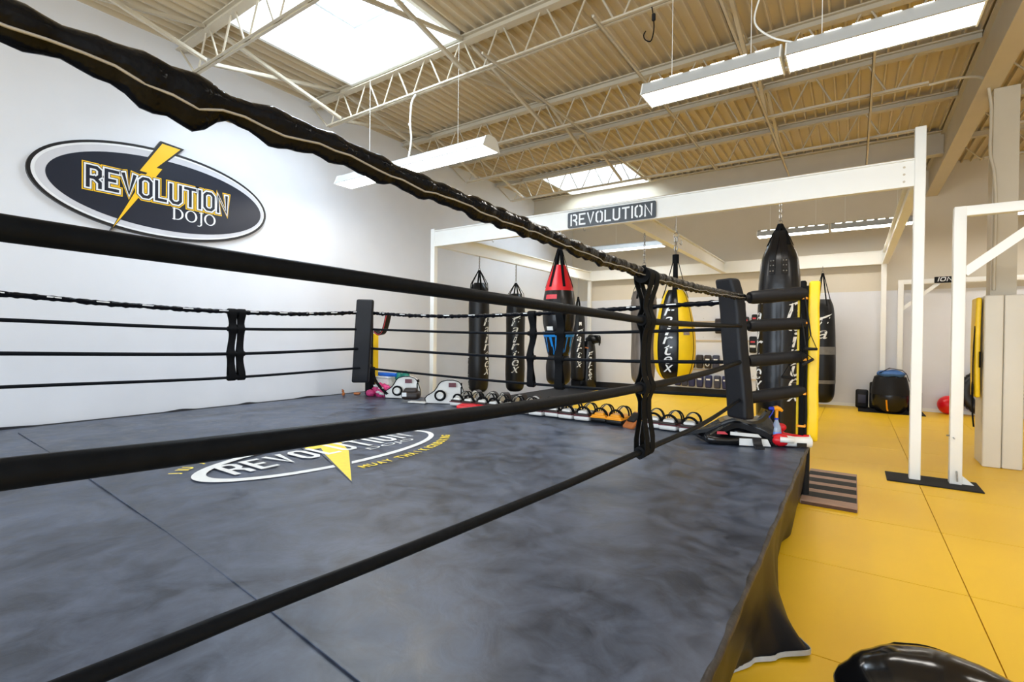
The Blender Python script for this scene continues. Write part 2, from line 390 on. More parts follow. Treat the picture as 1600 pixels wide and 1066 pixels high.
mb = MB(); mb.box(XL-0.15, XL, YF, YB+0.15, -0.1, 6.0); struct('wall_left', mb, 'wall')
mb = MB(); mb.box(XL, XR, YB, YB+0.15, -0.1, 2.70, 0); mb.box(XL, XR, YB, YB+0.15, 2.70, 6.0, 1); struct('wall_back', mb, ['wallb', 'wallu'])  # tan above the split height, pale grey below
mb = MB(); mb.box(XR, XR+0.15, YF, YB+0.15, -0.1, 6.0); struct('wall_right', mb, 'wallb')
mb = MB()
mb.box(XL-0.15, -7.1, YF-0.15, YF, -0.1, 6.0); mb.box(6.1, XR+0.15, YF-0.15, YF, -0.1, 6.0)
mb.box(-7.1, 6.1, YF-0.15, YF, -0.1, 0.55); mb.box(-7.1, 6.1, YF-0.15, YF, 4.05, 6.0)
struct('wall_front', mb, 'wall')
# floor slab with the yellow mats as one surface, seams as grooves between its tiles
mb = MB(); mb.box(XL-0.15, XR+0.15, YF-0.15, YB+0.15, -0.12, -0.025, 1)
g = 0.003
xs = [-0.53+1.16*k for k in range(-6, 8)]; xs = [-0.53-1.14*k for k in range(5, 0, -1)]+[-0.53, 0.605]+[0.605+1.14*k for k in range(1, 7)]
for a, b in zip(xs[:-1], xs[1:]):
    ys = [-4.99]; y = -3.20
    while y < YB: ys.append(y); y += 1.2135
    ys = [q for q in ys if q < YB-0.5]+[YB-0.02]
    for c, d in zip(ys[:-1], ys[1:]):
        gg = g if not (abs(a+0.53) < 0.01 or abs(b-0.605) < 0.01) else g
        mb.box(a+gg, b-gg, c+g*1.3, d-g*1.3, -0.03, 0.0, 0)
struct('floor', mb, ['yellowmat', 'blackmat'])
# black strip mat against the left wall
mb = MB(); mb.box(XL+0.01, -6.22, 6.15, YB-0.03, 0.0005, 0.012); solo('floor_mat', mb, 'blackmat', 'black floor mat strip along the left wall beneath the hanging bags', 'mat')
mb = MB(); mb.box(XL+0.02, -1.20, YB-0.025, YB, 0.0, 0.19); struct('baseboard_back', mb, 'blackmat')
mb = MB(); mb.box(-1.20, XR, YB-0.012, YB, 0.0, 0.07); struct('trim_1', mb, 'white')

# corrugated roof deck with the two skylight holes
mb = MB(); pitch = 0.1524
def deck_strip(y0, y1, x0, x1):
    prof = []; k0 = math.floor((x0-XL)/pitch); x = XL+k0*pitch
    while x < x1+0.001:
        for dx, z in ((0, 0), (0.018, 0), (0.029, 0.06), (0.1414, 0.06)): prof.append((x+dx, ZD+z))
        x += pitch
    pr = [p for p in prof if x0-1e-6 <= p[0] <= x1+1e-6]
    v = [(a, y0, b) for a, b in pr]+[(a, y1, b) for a, b in pr]; n = len(pr)
    mb.add(v, [(i, i+1, n+i+1, n+i) for i in range(n-1)])
ysplit = [YF, SK[0][2], SK[0][3], SK[1][2], SK[1][3], YB+0.1]
for i, (y0, y1) in enumerate(zip(ysplit[:-1], ysplit[1:])):
    hole = SK[0] if i == 1 else SK[1] if i == 3 else None
    if hole: deck_strip(y0, y1, XL, hole[0]); deck_strip(y0, y1, hole[1], XR)
    else: deck_strip(y0, y1, XL, XR)
# opaque roofing above, with the same holes
Z0, Z1 = ZD+0.062, ZD+0.15
for i, (y0, y1) in enumerate(zip(ysplit[:-1], ysplit[1:])):
    hole = SK[0] if i == 1 else SK[1] if i == 3 else None
    if hole: mb.box(XL, hole[0], y0, y1, Z0, Z1); mb.box(hole[1], XR, y0, y1, Z0, Z1)
    else: mb.box(XL, XR, y0, y1, Z0, Z1)
struct('ceiling', mb, 'deck', sharp=20)

# skylights
def skylight(h, label):
    x0, x1, y0, y1 = h; t = thing('skylight', label, 'skylight', ((x0+x1)/2, (y0+y1)/2, ZD))
    ix0, ix1, iy0, iy1 = x0+0.34, x1-0.34, y0+0.22, y1-0.22; za, zb = ZD-0.005, ZD+0.58
    c = MB(); lo = [(x0, y0), (x1, y0), (x1, y1), (x0, y1)]; hi = [(ix0, iy0), (ix1, iy0), (ix1, iy1), (ix0, iy1)]
    o = 0.03
    lo2 = [(x0-o, y0-o), (x1+o, y0-o), (x1+o, y1+o), (x0-o, y1+o)]
    v = [(a, b, za) for a, b in lo]+[(a, b, zb) for a, b in hi]+[(a, b, za) for a, b in lo2]+[(a, b, zb+0.02) for a, b in lo2]
    fs = []
    for i in range(4):
        j = (i+1) % 4; fs += [(i, j, 4+j, 4+i), (8+i, 8+j, 12+j, 12+i), (i, 8+i, 8+j, j), (4+i, 4+j, 12+j, 12+i)]
    c.add(v, fs); part('shaft', c, 'curb', t)
    c = MB(); c.ring2d([(a, b) for a, b in hi], [(ix0+.035, iy0+.035), (ix1-.035, iy0+.035), (ix1-.035, iy1-.035), (ix0+.035, iy1-.035)], zb-0.02, zb+0.03, lambda a, b, q: (a, b, q))
    part('lens_frame', c, 'lampbody', t)
    c = MB(); n = 10; vs_ = []
    for i in range(n+1):
        for j in range(n+1):
            a, b = i/n, j/n; vs_.append((ix0+(ix1-ix0)*a, iy0+(iy1-iy0)*b, zb+0.03+0.18*math.sin(PI*a)*math.sin(PI*b)))
    c.add(vs_, [(i*(n+1)+j, i*(n+1)+j+1, (i+1)*(n+1)+j+1, (i+1)*(n+1)+j) for i in range(n) for j in range(n)]); part('dome', c, 'sky', t)
    c = MB()
    for (a0, a1, b0, b1) in ((x0-.05, x0, y0-.05, y1+.05), (x1, x1+.05, y0-.05, y1+.05), (x0, x1, y0-.05, y0), (x0, x1, y1, y1+.05)): c.box(a0, a1, b0, b1, ZD-0.05, ZD-0.006)
    part('curb_angle', c, 'white', t)
skylight(SK[0], 'large white skylight in the ceiling above the ring')
skylight(SK[1], 'far skylight in the ceiling behind the grey stencil name sign')

# steel joists
def joist(y, label, x1, bright='steel'):
    t = thing('steel_joist', label, 'joist', (XL, y, 4.87), 'steel roof joists')
    c = MB(); xa, xb = XL+0.03, x1
    for s in (-1, 1):
        c.box(xa, xb, y+s*0.012, y+s*0.058, 5.360, 5.378) if s > 0 else c.box(xa, xb, y-0.058, y-0.012, 5.360, 5.378)
        c.box(xa, xb, y+s*0.012-0.004, y+s*0.012+0.004, 5.285, 5.362)
    c.box(xa, xb, y-0.056, y+0.056, 5.283, 5.290)
    part('top_chord', c, bright, t)
    c = MB()
    for s in (-1, 1):
        c.box(xa+0.45, xb-0.5, y+s*0.026-0.016, y+s*0.026+0.016, 4.868, 4.875); c.box(xa+0.45, xb-0.5, y+s*0.012-0.0035, y+s*0.012+0.0035, 4.870, 4.906)
    part('bottom_chord', c, bright, t)
    c = MB(); pts = [(xa+0.02, y, 5.30)]; x = xa+0.48; up = False
    st = 0.305
    while x < xb-0.45:
        for d in (-0.05, 0.05): pts.append((x+d, y, 5.29 if up else 4.885))
        x += st; up = not up
    pts.append((xb-0.02, y, 5.30)); c.tube(pts, 0.0125, 6); part('web', c, bright, t, sharp=60)
    return t
JY = [-1.0, 1.0, 2.97, 4.92, 6.97, 8.35, 10.10]
JN = ['joist behind the viewpoint', 'beige roof joist nearest the viewpoint, before the large skylight', 'beige roof joist at the near edge of the large skylight', 'beige roof joist at the far edge of the large skylight',
      'beige roof joist just beyond the nearest row of lamps', 'second beige roof joist beyond the nearest row of lamps', 'beige roof joist crossing the near side of the far skylight']
for y, nme in zip(JY[1:], JN[1:]): joist(y, nme, 1.25)
# joists of the next bay, right of the girder
for y, nme in ((8.9, 'short joist right of the column, nearest of three'), (10.6, 'short joist right of the column, middle of three'), (12.3, 'short joist right of the column, farthest of three')):
    t = thing('steel_joist', nme, 'joist', (1.6, y, 4.87), 'joists right of the girder')
    c = MB(); c.box(1.45, XR, y-0.055, y+0.055, 5.29, 5.375); part('top_chord', c, 'steel', t)
    c = MB(); c.box(1.9, XR-0.4, y-0.04, y+0.04, 4.868, 4.90); part('bottom_chord', c, 'steel', t)
    c = MB(); pts = [(1.5, y, 5.29)]; x = 1.9; up = False
    while x < XR-0.4: pts += [(x-.05, y, 5.29 if up else 4.89), (x+.05, y, 5.29 if up else 4.89)]; x += 0.36; up = not up
    c.tube(pts, 0.0125, 6); part('web', c, 'steel', t, sharp=60)

# bridging bars: crossed diagonals and straight runs between joists
def bar(p0, p1, r, label, cat='brace', group=None, flat=True):
    c = MB(); p0 = Vector(p0); p1 = Vector(p1)
    if flat: c.strap([p0, p1], r*2.2, r*0.9, (1, 0, 0.0)); c.strap([p0+Vector((r, 0, r)), p1+Vector((r, 0, r))], r*0.8, r*2.2, (1, 0, 0.0))
    else: c.tube([p0, p1], r, 8)
    solo('bridging_bar', c, 'steel', label, cat, group)
rows = [(-6.68, 'by the left wall'), (-4.18, 'under the right side of the skylights'), (-1.18, 'near the middle of the ceiling')]
jn = ['first', 'second', 'third', 'fourth', 'fifth']
JV = JY[2:]
for xr, where in rows:
    for i in range(-1, len(JV)-1):
        ya = JV[i] if i >= 0 else 1.0; yb = JV[i+1]
        if xr > -2 and i < 1: continue
        nm = 'beyond the %s visible joist' % jn[i] if i >= 0 else 'before the first visible joist'
        bar((xr, ya+0.03, 4.90), (xr, yb-0.03, 5.33), 0.017, 'diagonal brace rising away %s, %s' % (where, nm), group='joist bridging')
        bar((xr+0.05, ya+0.03, 5.33), (xr+0.05, yb-0.03, 4.90), 0.017, 'diagonal brace falling away %s, %s' % (where, nm), group='joist bridging')
for xr, ya, yb, nm in ((-3.62, 4.6, 10.2, 'long straight bridging bar between skylight and middle of ceiling'), (-2.26, 4.7, 10.3, 'long straight bridging bar left of the long lamp row'), (-1.12, 4.7, 12.2, 'long straight bridging bar crossing above the big black bag'), (0.15, 6.5, 11.8, 'long straight bridging bar nearest the girder')):
    c = MB(); c.box(xr-0.016, xr+0.016, ya, yb, 4.842, 4.868); c.box(xr-0.016, xr-0.010, ya, yb, 4.842, 4.875); solo('bridging_bar', c, 'steel', nm, 'brace', 'straight bridging')

# girder, cross beam and column
def ibeam(c, p0, p1, hgt, fl, tw=0.012, tf=0.018):
    """I-beam; p0,p1 at centre of the bottom face, running along X or Y"""
    (x0, y0, z), (x1, y1, _) = p0, p1
    if abs(x1-x0) > abs(y1-y0):
        c.box(x0, x1, y0-fl/2, y0+fl/2, z, z+tf); c.box(x0, x1, y0-fl/2, y0+fl/2, z+hgt-tf, z+hgt); c.box(x0, x1, y0-tw/2, y0+tw/2, z+tf, z+hgt-tf)
    else:
        c.box(x0-fl/2, x0+fl/2, y0, y1, z, z+tf); c.box(x0-fl/2, x0+fl/2, y0, y1, z+hgt-tf, z+hgt); c.box(x0-tw/2, x0+tw/2, y0, y1, z+tf, z+hgt-tf)
t = thing('steel_girder', 'deep beige girder along the ceiling into the back wall above the column', 'girder', (1.36, YB, 4.74))
c = MB(); ibeam(c, (1.36, YF+0.05, 4.74), (1.36, YB-0.005, 4.74), 0.60, 0.21, tw=0.10); part('beam', c, 'steel', t)
t = thing('steel_beam', 'deep beige cross beam below the deck behind the far skylight', 'beam', (-3.0, 11.92, 4.95))
c = MB(); ibeam(c, (XL, 11.92, 4.95), (1.30, 11.92, 4.95), 0.42, 0.20); part('beam', c, 'steel', t)
t = thing('steel_column', 'tall beige building column rising above the cream padding', 'column', (1.53, 8.68, 0))
c = MB(); c.box(1.41, 1.65, 8.60, 8.84, 0.0, 4.735); part('shaft', c, 'steel', t)
# conduit down the column
c = MB()
pth = catmull([(0.75, 8.35, 4.86), (1.10, 8.45, 4.90), (1.30, 8.52, 4.86), (1.375, 8.575, 4.60), (1.385, 8.575, 4.3), (1.385, 8.575, 3.9), (1.42, 8.575, 3.7), (1.44, 8.575, 2.2)], 6); c.tube(pth, 0.017, 8)
solo('conduit', c, 'steel', 'bent beige conduit from the joist down the column', 'pipe')

# column padding
t = thing('column_padding', 'tall cream padding wrapped around the column on the yellow floor', 'padding', (1.5, 8.5, 0))
c = MB(); c.rbox(0.175, 0.10, 2.13, 0.018, Matrix.Translation((1.420, 8.46, 1.066))); part('front_panel', c, 'cream', t)
c = MB(); c.rbox(0.185, 0.10, 2.13, 0.018, Matrix.Translation((1.607, 8.475, 1.066))); part('front_panel', c, 'cream', t)
c = MB(); c.rbox(0.065, 0.42, 2.13, 0.016, Matrix.Translation((1.372, 8.73, 1.066))); part('side_panel', c, 'cream', t)
c = MB(); c.rbox(0.06, 0.42, 2.13, 0.018, Matrix.Translation((1.69, 8.735, 1.066))); part('side_panel', c, 'cream', t)
t = thing('kick_shield', 'yellow kick shield with black straps hung on the left side of the column padding', 'shield', (1.25, 8.62, 0.85))
c = MB(); c.rbox(0.055, 0.30, 1.26, 0.024, Matrix.Translation((1.296, 8.62, 1.48)), cuts=4, fn=lambda p: Vector((p.x-0.012*math.cos(p.z*2), p.y, p.z))); part('pad', c, 'yellowv', t)
c = MB(); c.strap(catmull([(1.260, 8.50, 1.75), (1.248, 8.49, 1.45), (1.246, 8.49, 1.1), (1.252, 8.485, 0.75)], 5), 0.035, 0.008, (0, 1, 0)); part('strap', c, 'web', t)
c = MB(); c.strap(catmull([(1.264, 8.60, 1.05), (1.246, 8.52, 0.95), (1.252, 8.49, 0.62), (1.262, 8.48, 0.48)], 5), 0.045, 0.012, (0, 1, 0)); part('strap', c, 'web', t)
c = MB(); c.rbox(0.012, 0.06, 0.20, 0.004, Matrix.Translation((1.305, 8.462, 1.33))); part('handle', c, 'web', t)

# ------------------------------------------------------------------ lamps
def lamp(x0, x1, y, z, label, slots=8, hang=None, group='hanging linear lamps'):
    t = thing('linear_lamp', label, 'lamp', ((x0+x1)/2, y, z), group)
    f = lambda a, b, q: (q, y+a, z+b)
    c = MB(); poly = [(-0.17, 0.0), (-0.165, 0.012), (-0.115, 0.12), (-0.06, 0.15), (0.06, 0.15), (0.115, 0.12), (0.165, 0.012), (0.17, 0.0), (0.15, 0.0), (0.11, 0.055), (-0.11, 0.055), (-0.15, 0.0)]
    c.prism(poly, x0+0.012, x1-0.012, f); part('housing', c, 'lampbody', t)
    for xa, xb in ((x0, x0+0.012), (x1-0.012, x1)):
        c = MB(); c.prism([(-0.175, -0.004), (-0.12, 0.125), (-0.06, 0.156), (0.06, 0.156), (0.12, 0.125), (0.175, -0.004)], xa, xb, f); part('end_cap', c, 'white', t)
    c = MB(); c.box(x0+0.02, x1-0.02, y-0.150, y+0.150, z+0.004, z+0.012); part('lens', c, 'lens', t, label='glowing white lens')
    if slots:
        L = (x1-x0-0.1)/slots
        for i in range(slots):
            c = MB(); a = x0+0.05+i*L+L*0.18; c.prism([(-0.117, 0.122), (-0.100, 0.1315), (-0.100, 0.1345), (-0.119, 0.124)], a, a+L*0.62, f); part('uplight_slot', c, 'slot', t)
    for a in (hang or [x0+0.25, x1-0.25]):
        c = MB(); c.cyl((a, y, z+0.15), (a, y, 4.87 if not hang else hang[a]), 0.003, 6); part('hanger', c, 'white', t)
    return t
lamp(-6.50, -3.66, 4.86, 3.83, 'long hanging lamp over the ring near the left wall', slots=0, hang={-5.9: 5.3, -4.2: 5.3})
c = MB(); c.tube(catmull([(-5.0, 4.90, 4.86), (-5.06, 4.89, 4.78), (-5.08, 4.88, 4.6), (-5.075, 4.87, 4.45), (-5.05, 4.87, 4.25), (-5.09, 4.86, 3.985)], 6), 0.014, 8); c.cyl((-5.08, 4.87, 4.44), (-5.08, 4.87, 4.47), 0.022, 8)
solo('conduit', c, 'white', 'white conduit feeding the lamp near the left wall', 'pipe')
lamp(-1.72, -0.53, 4.80, 3.88, 'left lamp of the long bright pair overhead in the middle', 6)
lamp(-0.50, 0.72, 4.80, 3.88, 'right lamp of the long bright pair overhead in the middle', 6)
lamp(-6.3, -4.0, 12.62, 3.90, 'far lamp seen below the grey stencil name sign', 0, hang={-5.3: 5.3, -4.5: 5.3})
lamp(-1.86, -0.47, 12.70, 3.90, 'left lamp of the far pair near the back wall', 7)
lamp(-0.44, 0.94, 12.70, 3.90, 'right lamp of the far pair near the back wall', 7)
# further lamps of the same rows outside the picture (right bay and over the viewpoint)
lamp(2.4, 4.84, 4.80, 3.88, 'lamp of the near row right of the girder', 0)
lamp(2.4, 4.84, 12.70, 3.90, 'lamp of the far row right of the girder', 0)
# hanging cable with a loop
t = thing('hanging_cable', 'looped cable with black plug dangling from the skylight joist', 'cable', (-1.70, 4.93, 4.5))
c = MB(); c.tube(catmull([(-1.72, 4.93, 4.88), (-1.70, 4.93, 4.75), (-1.70, 4.93, 4.62), (-1.73, 4.93, 4.54), (-1.79, 4.93, 4.58), (-1.80, 4.93, 4.63), (-1.78, 4.93, 4.66)], 6), 0.006, 6); part('cord', c, 'web', t)
c = MB(); c.rbox(0.035, 0.03, 0.07, 0.008, Matrix.Translation((-1.70, 4.93, 4.77))); part('plug', c, 'rubber', t)
c = MB(); c.tube(catmull([(-0.60, 4.9, 4.95), (-0.72, 4.88, 4.6), (-0.76, 4.85, 4.35), (-0.62, 4.82, 4.16), (-0.45, 4.80, 4.05)], 6), 0.008, 6)
solo('lamp_cord', c, 'white', 'white cord curling down to the long bright lamp pair', 'cable')
# small hooks under the front beam are part of the bag rack (below)

# ------------------------------------------------------------------ bag rack (steel frame that carries the bags)
GY = 7.15; GB = 3.28
rack = thing('bag_rack', 'large white steel frame carrying the hanging bags in front of the back wall', 'frame', (-3.0, 10.6, 0))
def post(x, y, z1, sz=0.10):
    c = MB(); c.rbox(sz, sz, z1, 0.006, Matrix.Translation((x, y, z1/2)), seg=1); part('post', c, 'white', rack)
post(0.58, GY, 3.93); post(-6.76, GY, 3.62); post(-6.72, 14.0, 3.60); post(0.54, 14.0, 3.60)
c = MB(); c.box(-6.71, 0.53, GY-0.04, GY+0.04, GB, GB+0.285); c.box(-6.71, 0.53, GY-0.065, GY+0.065, GB+0.285, GB+0.303)
part('front_beam', c, 'white', rack)
c = MB()
for dz in (0.06, 0.14, 0.22): c.cyl((0.44, GY-0.046, GB+dz), (0.44, GY-0.038, GB+dz), 0.012, 10)
part('bolts', c, 'steel', rack)
c = MB(); ibeam(c, (-6.70, GY+0.05, GB), (-6.70, 13.95, GB), 0.28, 0.11); part('side_beam', c, 'white', rack)
c = MB(); ibeam(c, (0.56, GY+0.05, GB), (0.56, 13.95, GB), 0.28, 0.11); part('side_beam', c, 'white', rack)
c = MB(); ibeam(c, (-2.84, GY+0.05, GB), (-2.84, 13.95, GB), 0.28, 0.11); part('middle_beam', c, 'white', rack)
c = MB(); c.box(-6.67, 0.49, 13.96, 14.04, GB, GB+0.285); c.box(-6.67, 0.49, 13.94, 14.06, GB+0.285, GB+0.303); part('rear_beam', c, 'white', rack)
c = MB()
for x in (-5.35, -4.55, -3.55):
    c.tube(catmull([(x, GY, GB), (x, GY, GB-0.03), (x+0.02, GY, GB-0.045), (x+0.03, GY, GB-0.03)], 4), 0.005, 6)
part('hooks', c, 'chrome', rack)
# black rubber base plate shared with the pull-up rig
c = MB(); c.rbox(0.80, 0.44, 0.014, 0.003, Matrix.Translation((0.725, 7.135, 0.0075)), seg=1); solo('base_plate', c, 'rubber', 'black rectangular plate on yellow mats under two white posts', 'plate')

# pull-up rig beside it
t = thing('pull_up_rig', 'white pull-up rig with diagonal brace standing on the black plate', 'rig', (0.93, 7.17, 0.015))
c = MB(); c.rbox(0.105, 0.105, 2.985, 0.008, Matrix.Translation((0.925, 7.17, 0.015+2.985/2)), seg=2); part('post', c, 'white', t)
c = MB(); c.rbox(2.9, 0.095, 0.105, 0.008, Matrix.Translation((2.42, 7.17, 2.947)), seg=2); part('crossbar', c, 'white', t)
c = MB(); c.strap([(0.965, 7.17, 2.29), (1.68, 7.17, 2.90)], 0.07, 0.09, (0, 1, 0)); part('brace', c, 'white', t)
c = MB(); c.rbox(0.105, 0.105, 3.0, 0.008, Matrix.Translation((3.82, 7.17, 1.5)), seg=2); part('post', c, 'white', t)
c = MB(); c.prism([(0.97, 0.016), (1.08, 0.016), (0.97, 0.12)], -0.006, 0.006, lambda a, b, q: (a, 7.17+q, b)); part('gusset', c, 'white', t)
c = MB(); c.cyl((0.90, 7.05, 0.515), (0.90, 7.118, 0.515), 0.008, 8); c.cyl((0.845, 7.15, 0.53), (0.874, 7.15, 0.53), 0.008, 8); c.cyl((0.93, 7.06, 0.06), (0.93, 7.11, 0.16), 0.008, 8); part('pin', c, 'chrome', t)
# far rig with a name board
t = thing('pull_up_rig', 'far white pull-up rig with a small dark name board by the back wall', 'rig', (0.83, 14.08, 0))
c = MB(); c.rbox(0.10, 0.10, 2.90, 0.008, Matrix.Translation((0.85, 14.08, 1.45)), seg=2); part('post', c, 'white', t)
c = MB(); c.rbox(3.4, 0.09, 0.10, 0.008, Matrix.Translation((2.50, 14.08, 2.86)), seg=2); part('crossbar', c, 'white', t)
c = MB(); c.strap([(0.88, 14.08, 2.26), (1.50, 14.08, 2.82)], 0.06, 0.07, (0, 1, 0)); part('brace', c, 'white', t)
c = MB(); c.rbox(0.10, 0.10, 2.90, 0.008, Matrix.Translation((4.2, 14.08, 1.45)), seg=2); part('post', c, 'white', t)
bd = MB(); bd.rbox(0.46, 0.02, 0.135, 0.006, Matrix.Translation((1.645, 14.02, 2.875)), seg=1); bo = part('name_board', bd, 'rubber', t)
c = MB(); stroke_text(c, 'ION', 0.075, 0.016, lambda a, b, e: (1.475+a+0.25*b, 14.008-e, 2.848+b), total=0.22, gap=0.28); part('lettering', c, 'print', bo)

# stencil sign on the front beam
t = thing('stencil_sign', 'dark grey metal stencil name sign on the white front beam of the frame', 'sign', (-3.08, GY-0.06, GB))
x0, x1, z0, z1 = -3.80, -2.37, 3.288, 3.535
def rrect(a0, a1, b0, b1, r, n=5):
    out = []
    for cx, cy, q0 in ((a1-r, b1-r, 0), (a0+r, b1-r, 90), (a0+r, b0+r, 180), (a1-r, b0+r, 270)):
        for k in range(n+1):
            q = math.radians(q0+90*k/n); out.append((cx+r*math.cos(q), cy+r*math.sin(q)))
    return out
c = MB(); c.prism(rrect(x0, x1, z0, z1, 0.03), GY-0.067, GY-0.062, lambda a, b, q: (a, q, b)); part('plate', c, 'plate', t)
c = MB(); yy = GY-0.0695
total = x1-x0-0.13; adv = 0; wdd = {'I': 0.0}; 
def sfn(a, b, e): return (x0+0.065+a, yy-e, z0+0.045+b)
stroke_text(c, 'REVOLUTION', z1-z0-0.09, 0.026, sfn, total=total, gap=0.30); part('lettering', c, 'cutout', t)
c = MB()   # stencil bridges of the two round letters and the R
adv = 0; sx = total/(sum({'I': 0.0, 'L': .48, 'E': .52}.get(ch, .55)+0.30 for ch in 'REVOLUTION')-0.30)
for ch in 'REVOLUTION':
    wch = {'I': 0.0, 'L': .48, 'E': .52}.get(ch, .55)
    if ch == 'O':
        cx = x0+0.065+(adv+0.275)*sx
        for zz in (z0+0.045, z1-0.045): c.box(cx-0.009, cx+0.009, yy-0.0008, yy-0.0004, zz-0.02, zz+0.02)
    if ch == 'R':
        cx = x0+0.065+(adv+0.10)*sx; c.box(cx-0.004, cx+0.010, yy-0.0008, yy-0.0004, z0+0.03, z1-0.03)
    adv += wch+0.30
part('stencil_bridges', c, 'plate', t)

# ------------------------------------------------------------------ oval wall sign
t = thing('oval_sign', 'large oval name sign with yellow lightning bolt on the left wall', 'sign', (XL, 2.815, 2.8))
SX = XL+0.05
def ell(cy, cz, a, b, n=96): return [(cy+a*math.cos(2*PI*i/n), cz+b*math.sin(2*PI*i/n)) for i in range(n)]
wf = lambda a, b, q: (XL+q, a, b)
bolt = [(2.765, 3.995), (2.975, 3.982), (2.700, 3.665), (2.765, 3.665), (2.62, 3.42), (2.245, 2.815), (2.565, 3.50), (2.60, 3.575), (2.520, 3.580)]
def grow(poly, k):
    n = len(poly); area_ = sum(poly[i][0]*poly[(i+1) % n][1]-poly[(i+1) % n][0]*poly[i][1] for i in range(n)); sg = 1 if area_ > 0 else -1; out = []
    for i in range(n):
        a = Vector(poly[i])-Vector(poly[i-1]); b = Vector(poly[(i+1) % n])-Vector(poly[i]); a.normalize(); b.normalize()
        na = Vector((a.y, -a.x))*sg; nb = Vector((b.y, -b.x))*sg; mm = na+nb; mm.normalize(); kk = min(1/max(mm.dot(na), 0.4), 1.8)
        out.append(tuple(Vector(poly[i])+mm*kk*k))
    return out
def poly_fill(mb, poly, fn, mi=0):
    """concave polygon -> triangles"""
    from mathutils.geometry import tessellate_polygon
    tr = tessellate_polygon([[Vector((a, b, 0)) for a, b in poly]])
    mb.add([fn(a, b) for a, b in poly], [tuple(x) for x in tr], mi)
def slab(mb, poly, t0, t1, fn):
    poly_fill(mb, poly, lambda a, b: fn(a, b, t1)); poly_fill(mb, poly, lambda a, b: fn(a, b, t0)); n = len(poly)
    v = [fn(a, b, t0) for a, b in poly]+[fn(a, b, t1) for a, b in poly]; mb.add(v, [(i, (i+1) % n, n+(i+1) % n, n+i) for i in range(n)])
c = MB(); c.prism(ell(2.815, 3.345, 1.335, 0.570), 0.0, 0.045, wf); slab(c, grow(bolt, 0.030), 0.002, 0.0462, wf); part('board', c, 'signblack', t)
c = MB(); c.prism(ell(2.815, 3.345, 1.300, 0.538), 0.045, 0.0475, wf); part('silver_band', c, 'signsilver', t)
c = MB(); c.ring2d(ell(2.815, 3.345, 1.300, 0.538), ell(2.825, 3.345, 1.278, 0.518), 0.0475, 0.0485, wf); part('white_line', c, 'signwhite', t)
c = MB(); c.prism(ell(2.850, 3.335, 1.215, 0.450), 0.0475, 0.050, wf); part('dark_face', c, 'signdark', t)
bolt_p = MB(); slab(bolt_p, grow(bolt, 0.026), 0.0465, 0.0515, wf); bo = part('bolt_outline', bolt_p, 'signblack', t)
bolt_p = MB(); slab(bolt_p, bolt, 0.0515, 0.0535, wf); part('lightning_bolt', bolt_p, 'signyellow', t)
for wd, q, m_, nm in ((0.110, 0.0545, 'signyellow', 'letter_outline'), (0.086, 0.0560, 'signdark', 'letter_gap'), (0.072, 0.0575, 'signwhite', 'lettering'), (0.036, 0.0590, 'signdark', 'letter_core')):  # dark layer is the sign's own band between yellow outline and white strokes
    c = MB(); stroke_text(c, 'REVOLUTION', 0.225, wd, lambda a, b, e, q=q: (XL+q+e, 2.005+a, 3.265+b), total=1.56, gap=0.30); part(nm, c, m_, t)
# DOJO in serif capitals: built from strokes of two widths
c = MB()
def serif(mb, y0, z0, h):
    lift = [0.0]
    F = lambda a, b: (XL+0.0515+lift[0], y0+a*h, z0+b*h)
    def quad(p, q, w_):
        lift[0] += 0.0002
        for k in ribbon([p, q], w_): mb.add([F(a, b) for a, b in k], [(0, 1, 2, 3)])
    def bowl(cx, cy, rx, ry, w1, w2, a0, a1, n=28):
        lift[0] += 0.0002; o = []; i_ = []
        for k in range(n+1):
            th = math.radians(a0+(a1-a0)*k/n); o.append((cx+rx*math.cos(th), cy+ry*math.sin(th))); i_.append((cx+(rx-w1)*math.cos(th), cy+(ry-w2)*math.sin(th)))
        for k in range(n): mb.add([F(*o[k]), F(*o[k+1]), F(*i_[k+1]), F(*i_[k])], [(0, 1, 2, 3)])
    quad((.14, .04), (.14, .96), .15); quad((.02, .03), (.36, .03), .06); quad((.02, .97), (.36, .97), .06); bowl(.36, .5, .52, .5, .16, .07, -90, 90)
    bowl(1.50, .5, .50, .52, .16, .07, 0, 360, 40)
    quad((2.34, .10), (2.34, .96), .15); quad((2.18, .97), (2.50, .97), .06); bowl(2.14, -.02, .275, .26, .13, .07, -120, 8)
    bowl(3.08, .5, .50, .52, .16, .07, 0, 360, 40)
serif(c, 2.885, 3.050, 0.150); part('lower_lettering', c, 'signwhite', t)

# ------------------------------------------------------------------ ring platform
CZ = 0.53; CX0, CX1, CY0, CY1 = -7.22, -0.335, -1.1, 5.95
ring = thing('ring_platform', 'raised boxing ring platform with dark slate canvas and printed logo', 'platform', ((CX0+CX1)/2, (CY0+CY1)/2, 0))
# canvas: gridded, very slightly dipping between the frame, rolled edge on the right
c = MB(); nx, ny = 60, 60; v = []
for i in range(nx+1):
    for j in range(ny+1):
        x = CX0+(CX1-0.020-CX0)*i/nx; y = CY0+(CY1-CY0)*j/ny; e = min(x-CX0, CX1-x, y-CY0, CY1-y)
        v.append((x, y, CZ+0.004*math.sin(x*2.3+y)*min(1, e)))
f = [(i*(ny+1)+j, (i+1)*(ny+1)+j, (i+1)*(ny+1)+j+1, i*(ny+1)+j+1) for i in range(nx) for j in range(ny)]
c.add(v, f)
cv = part('canvas', c, 'canvas', ring)
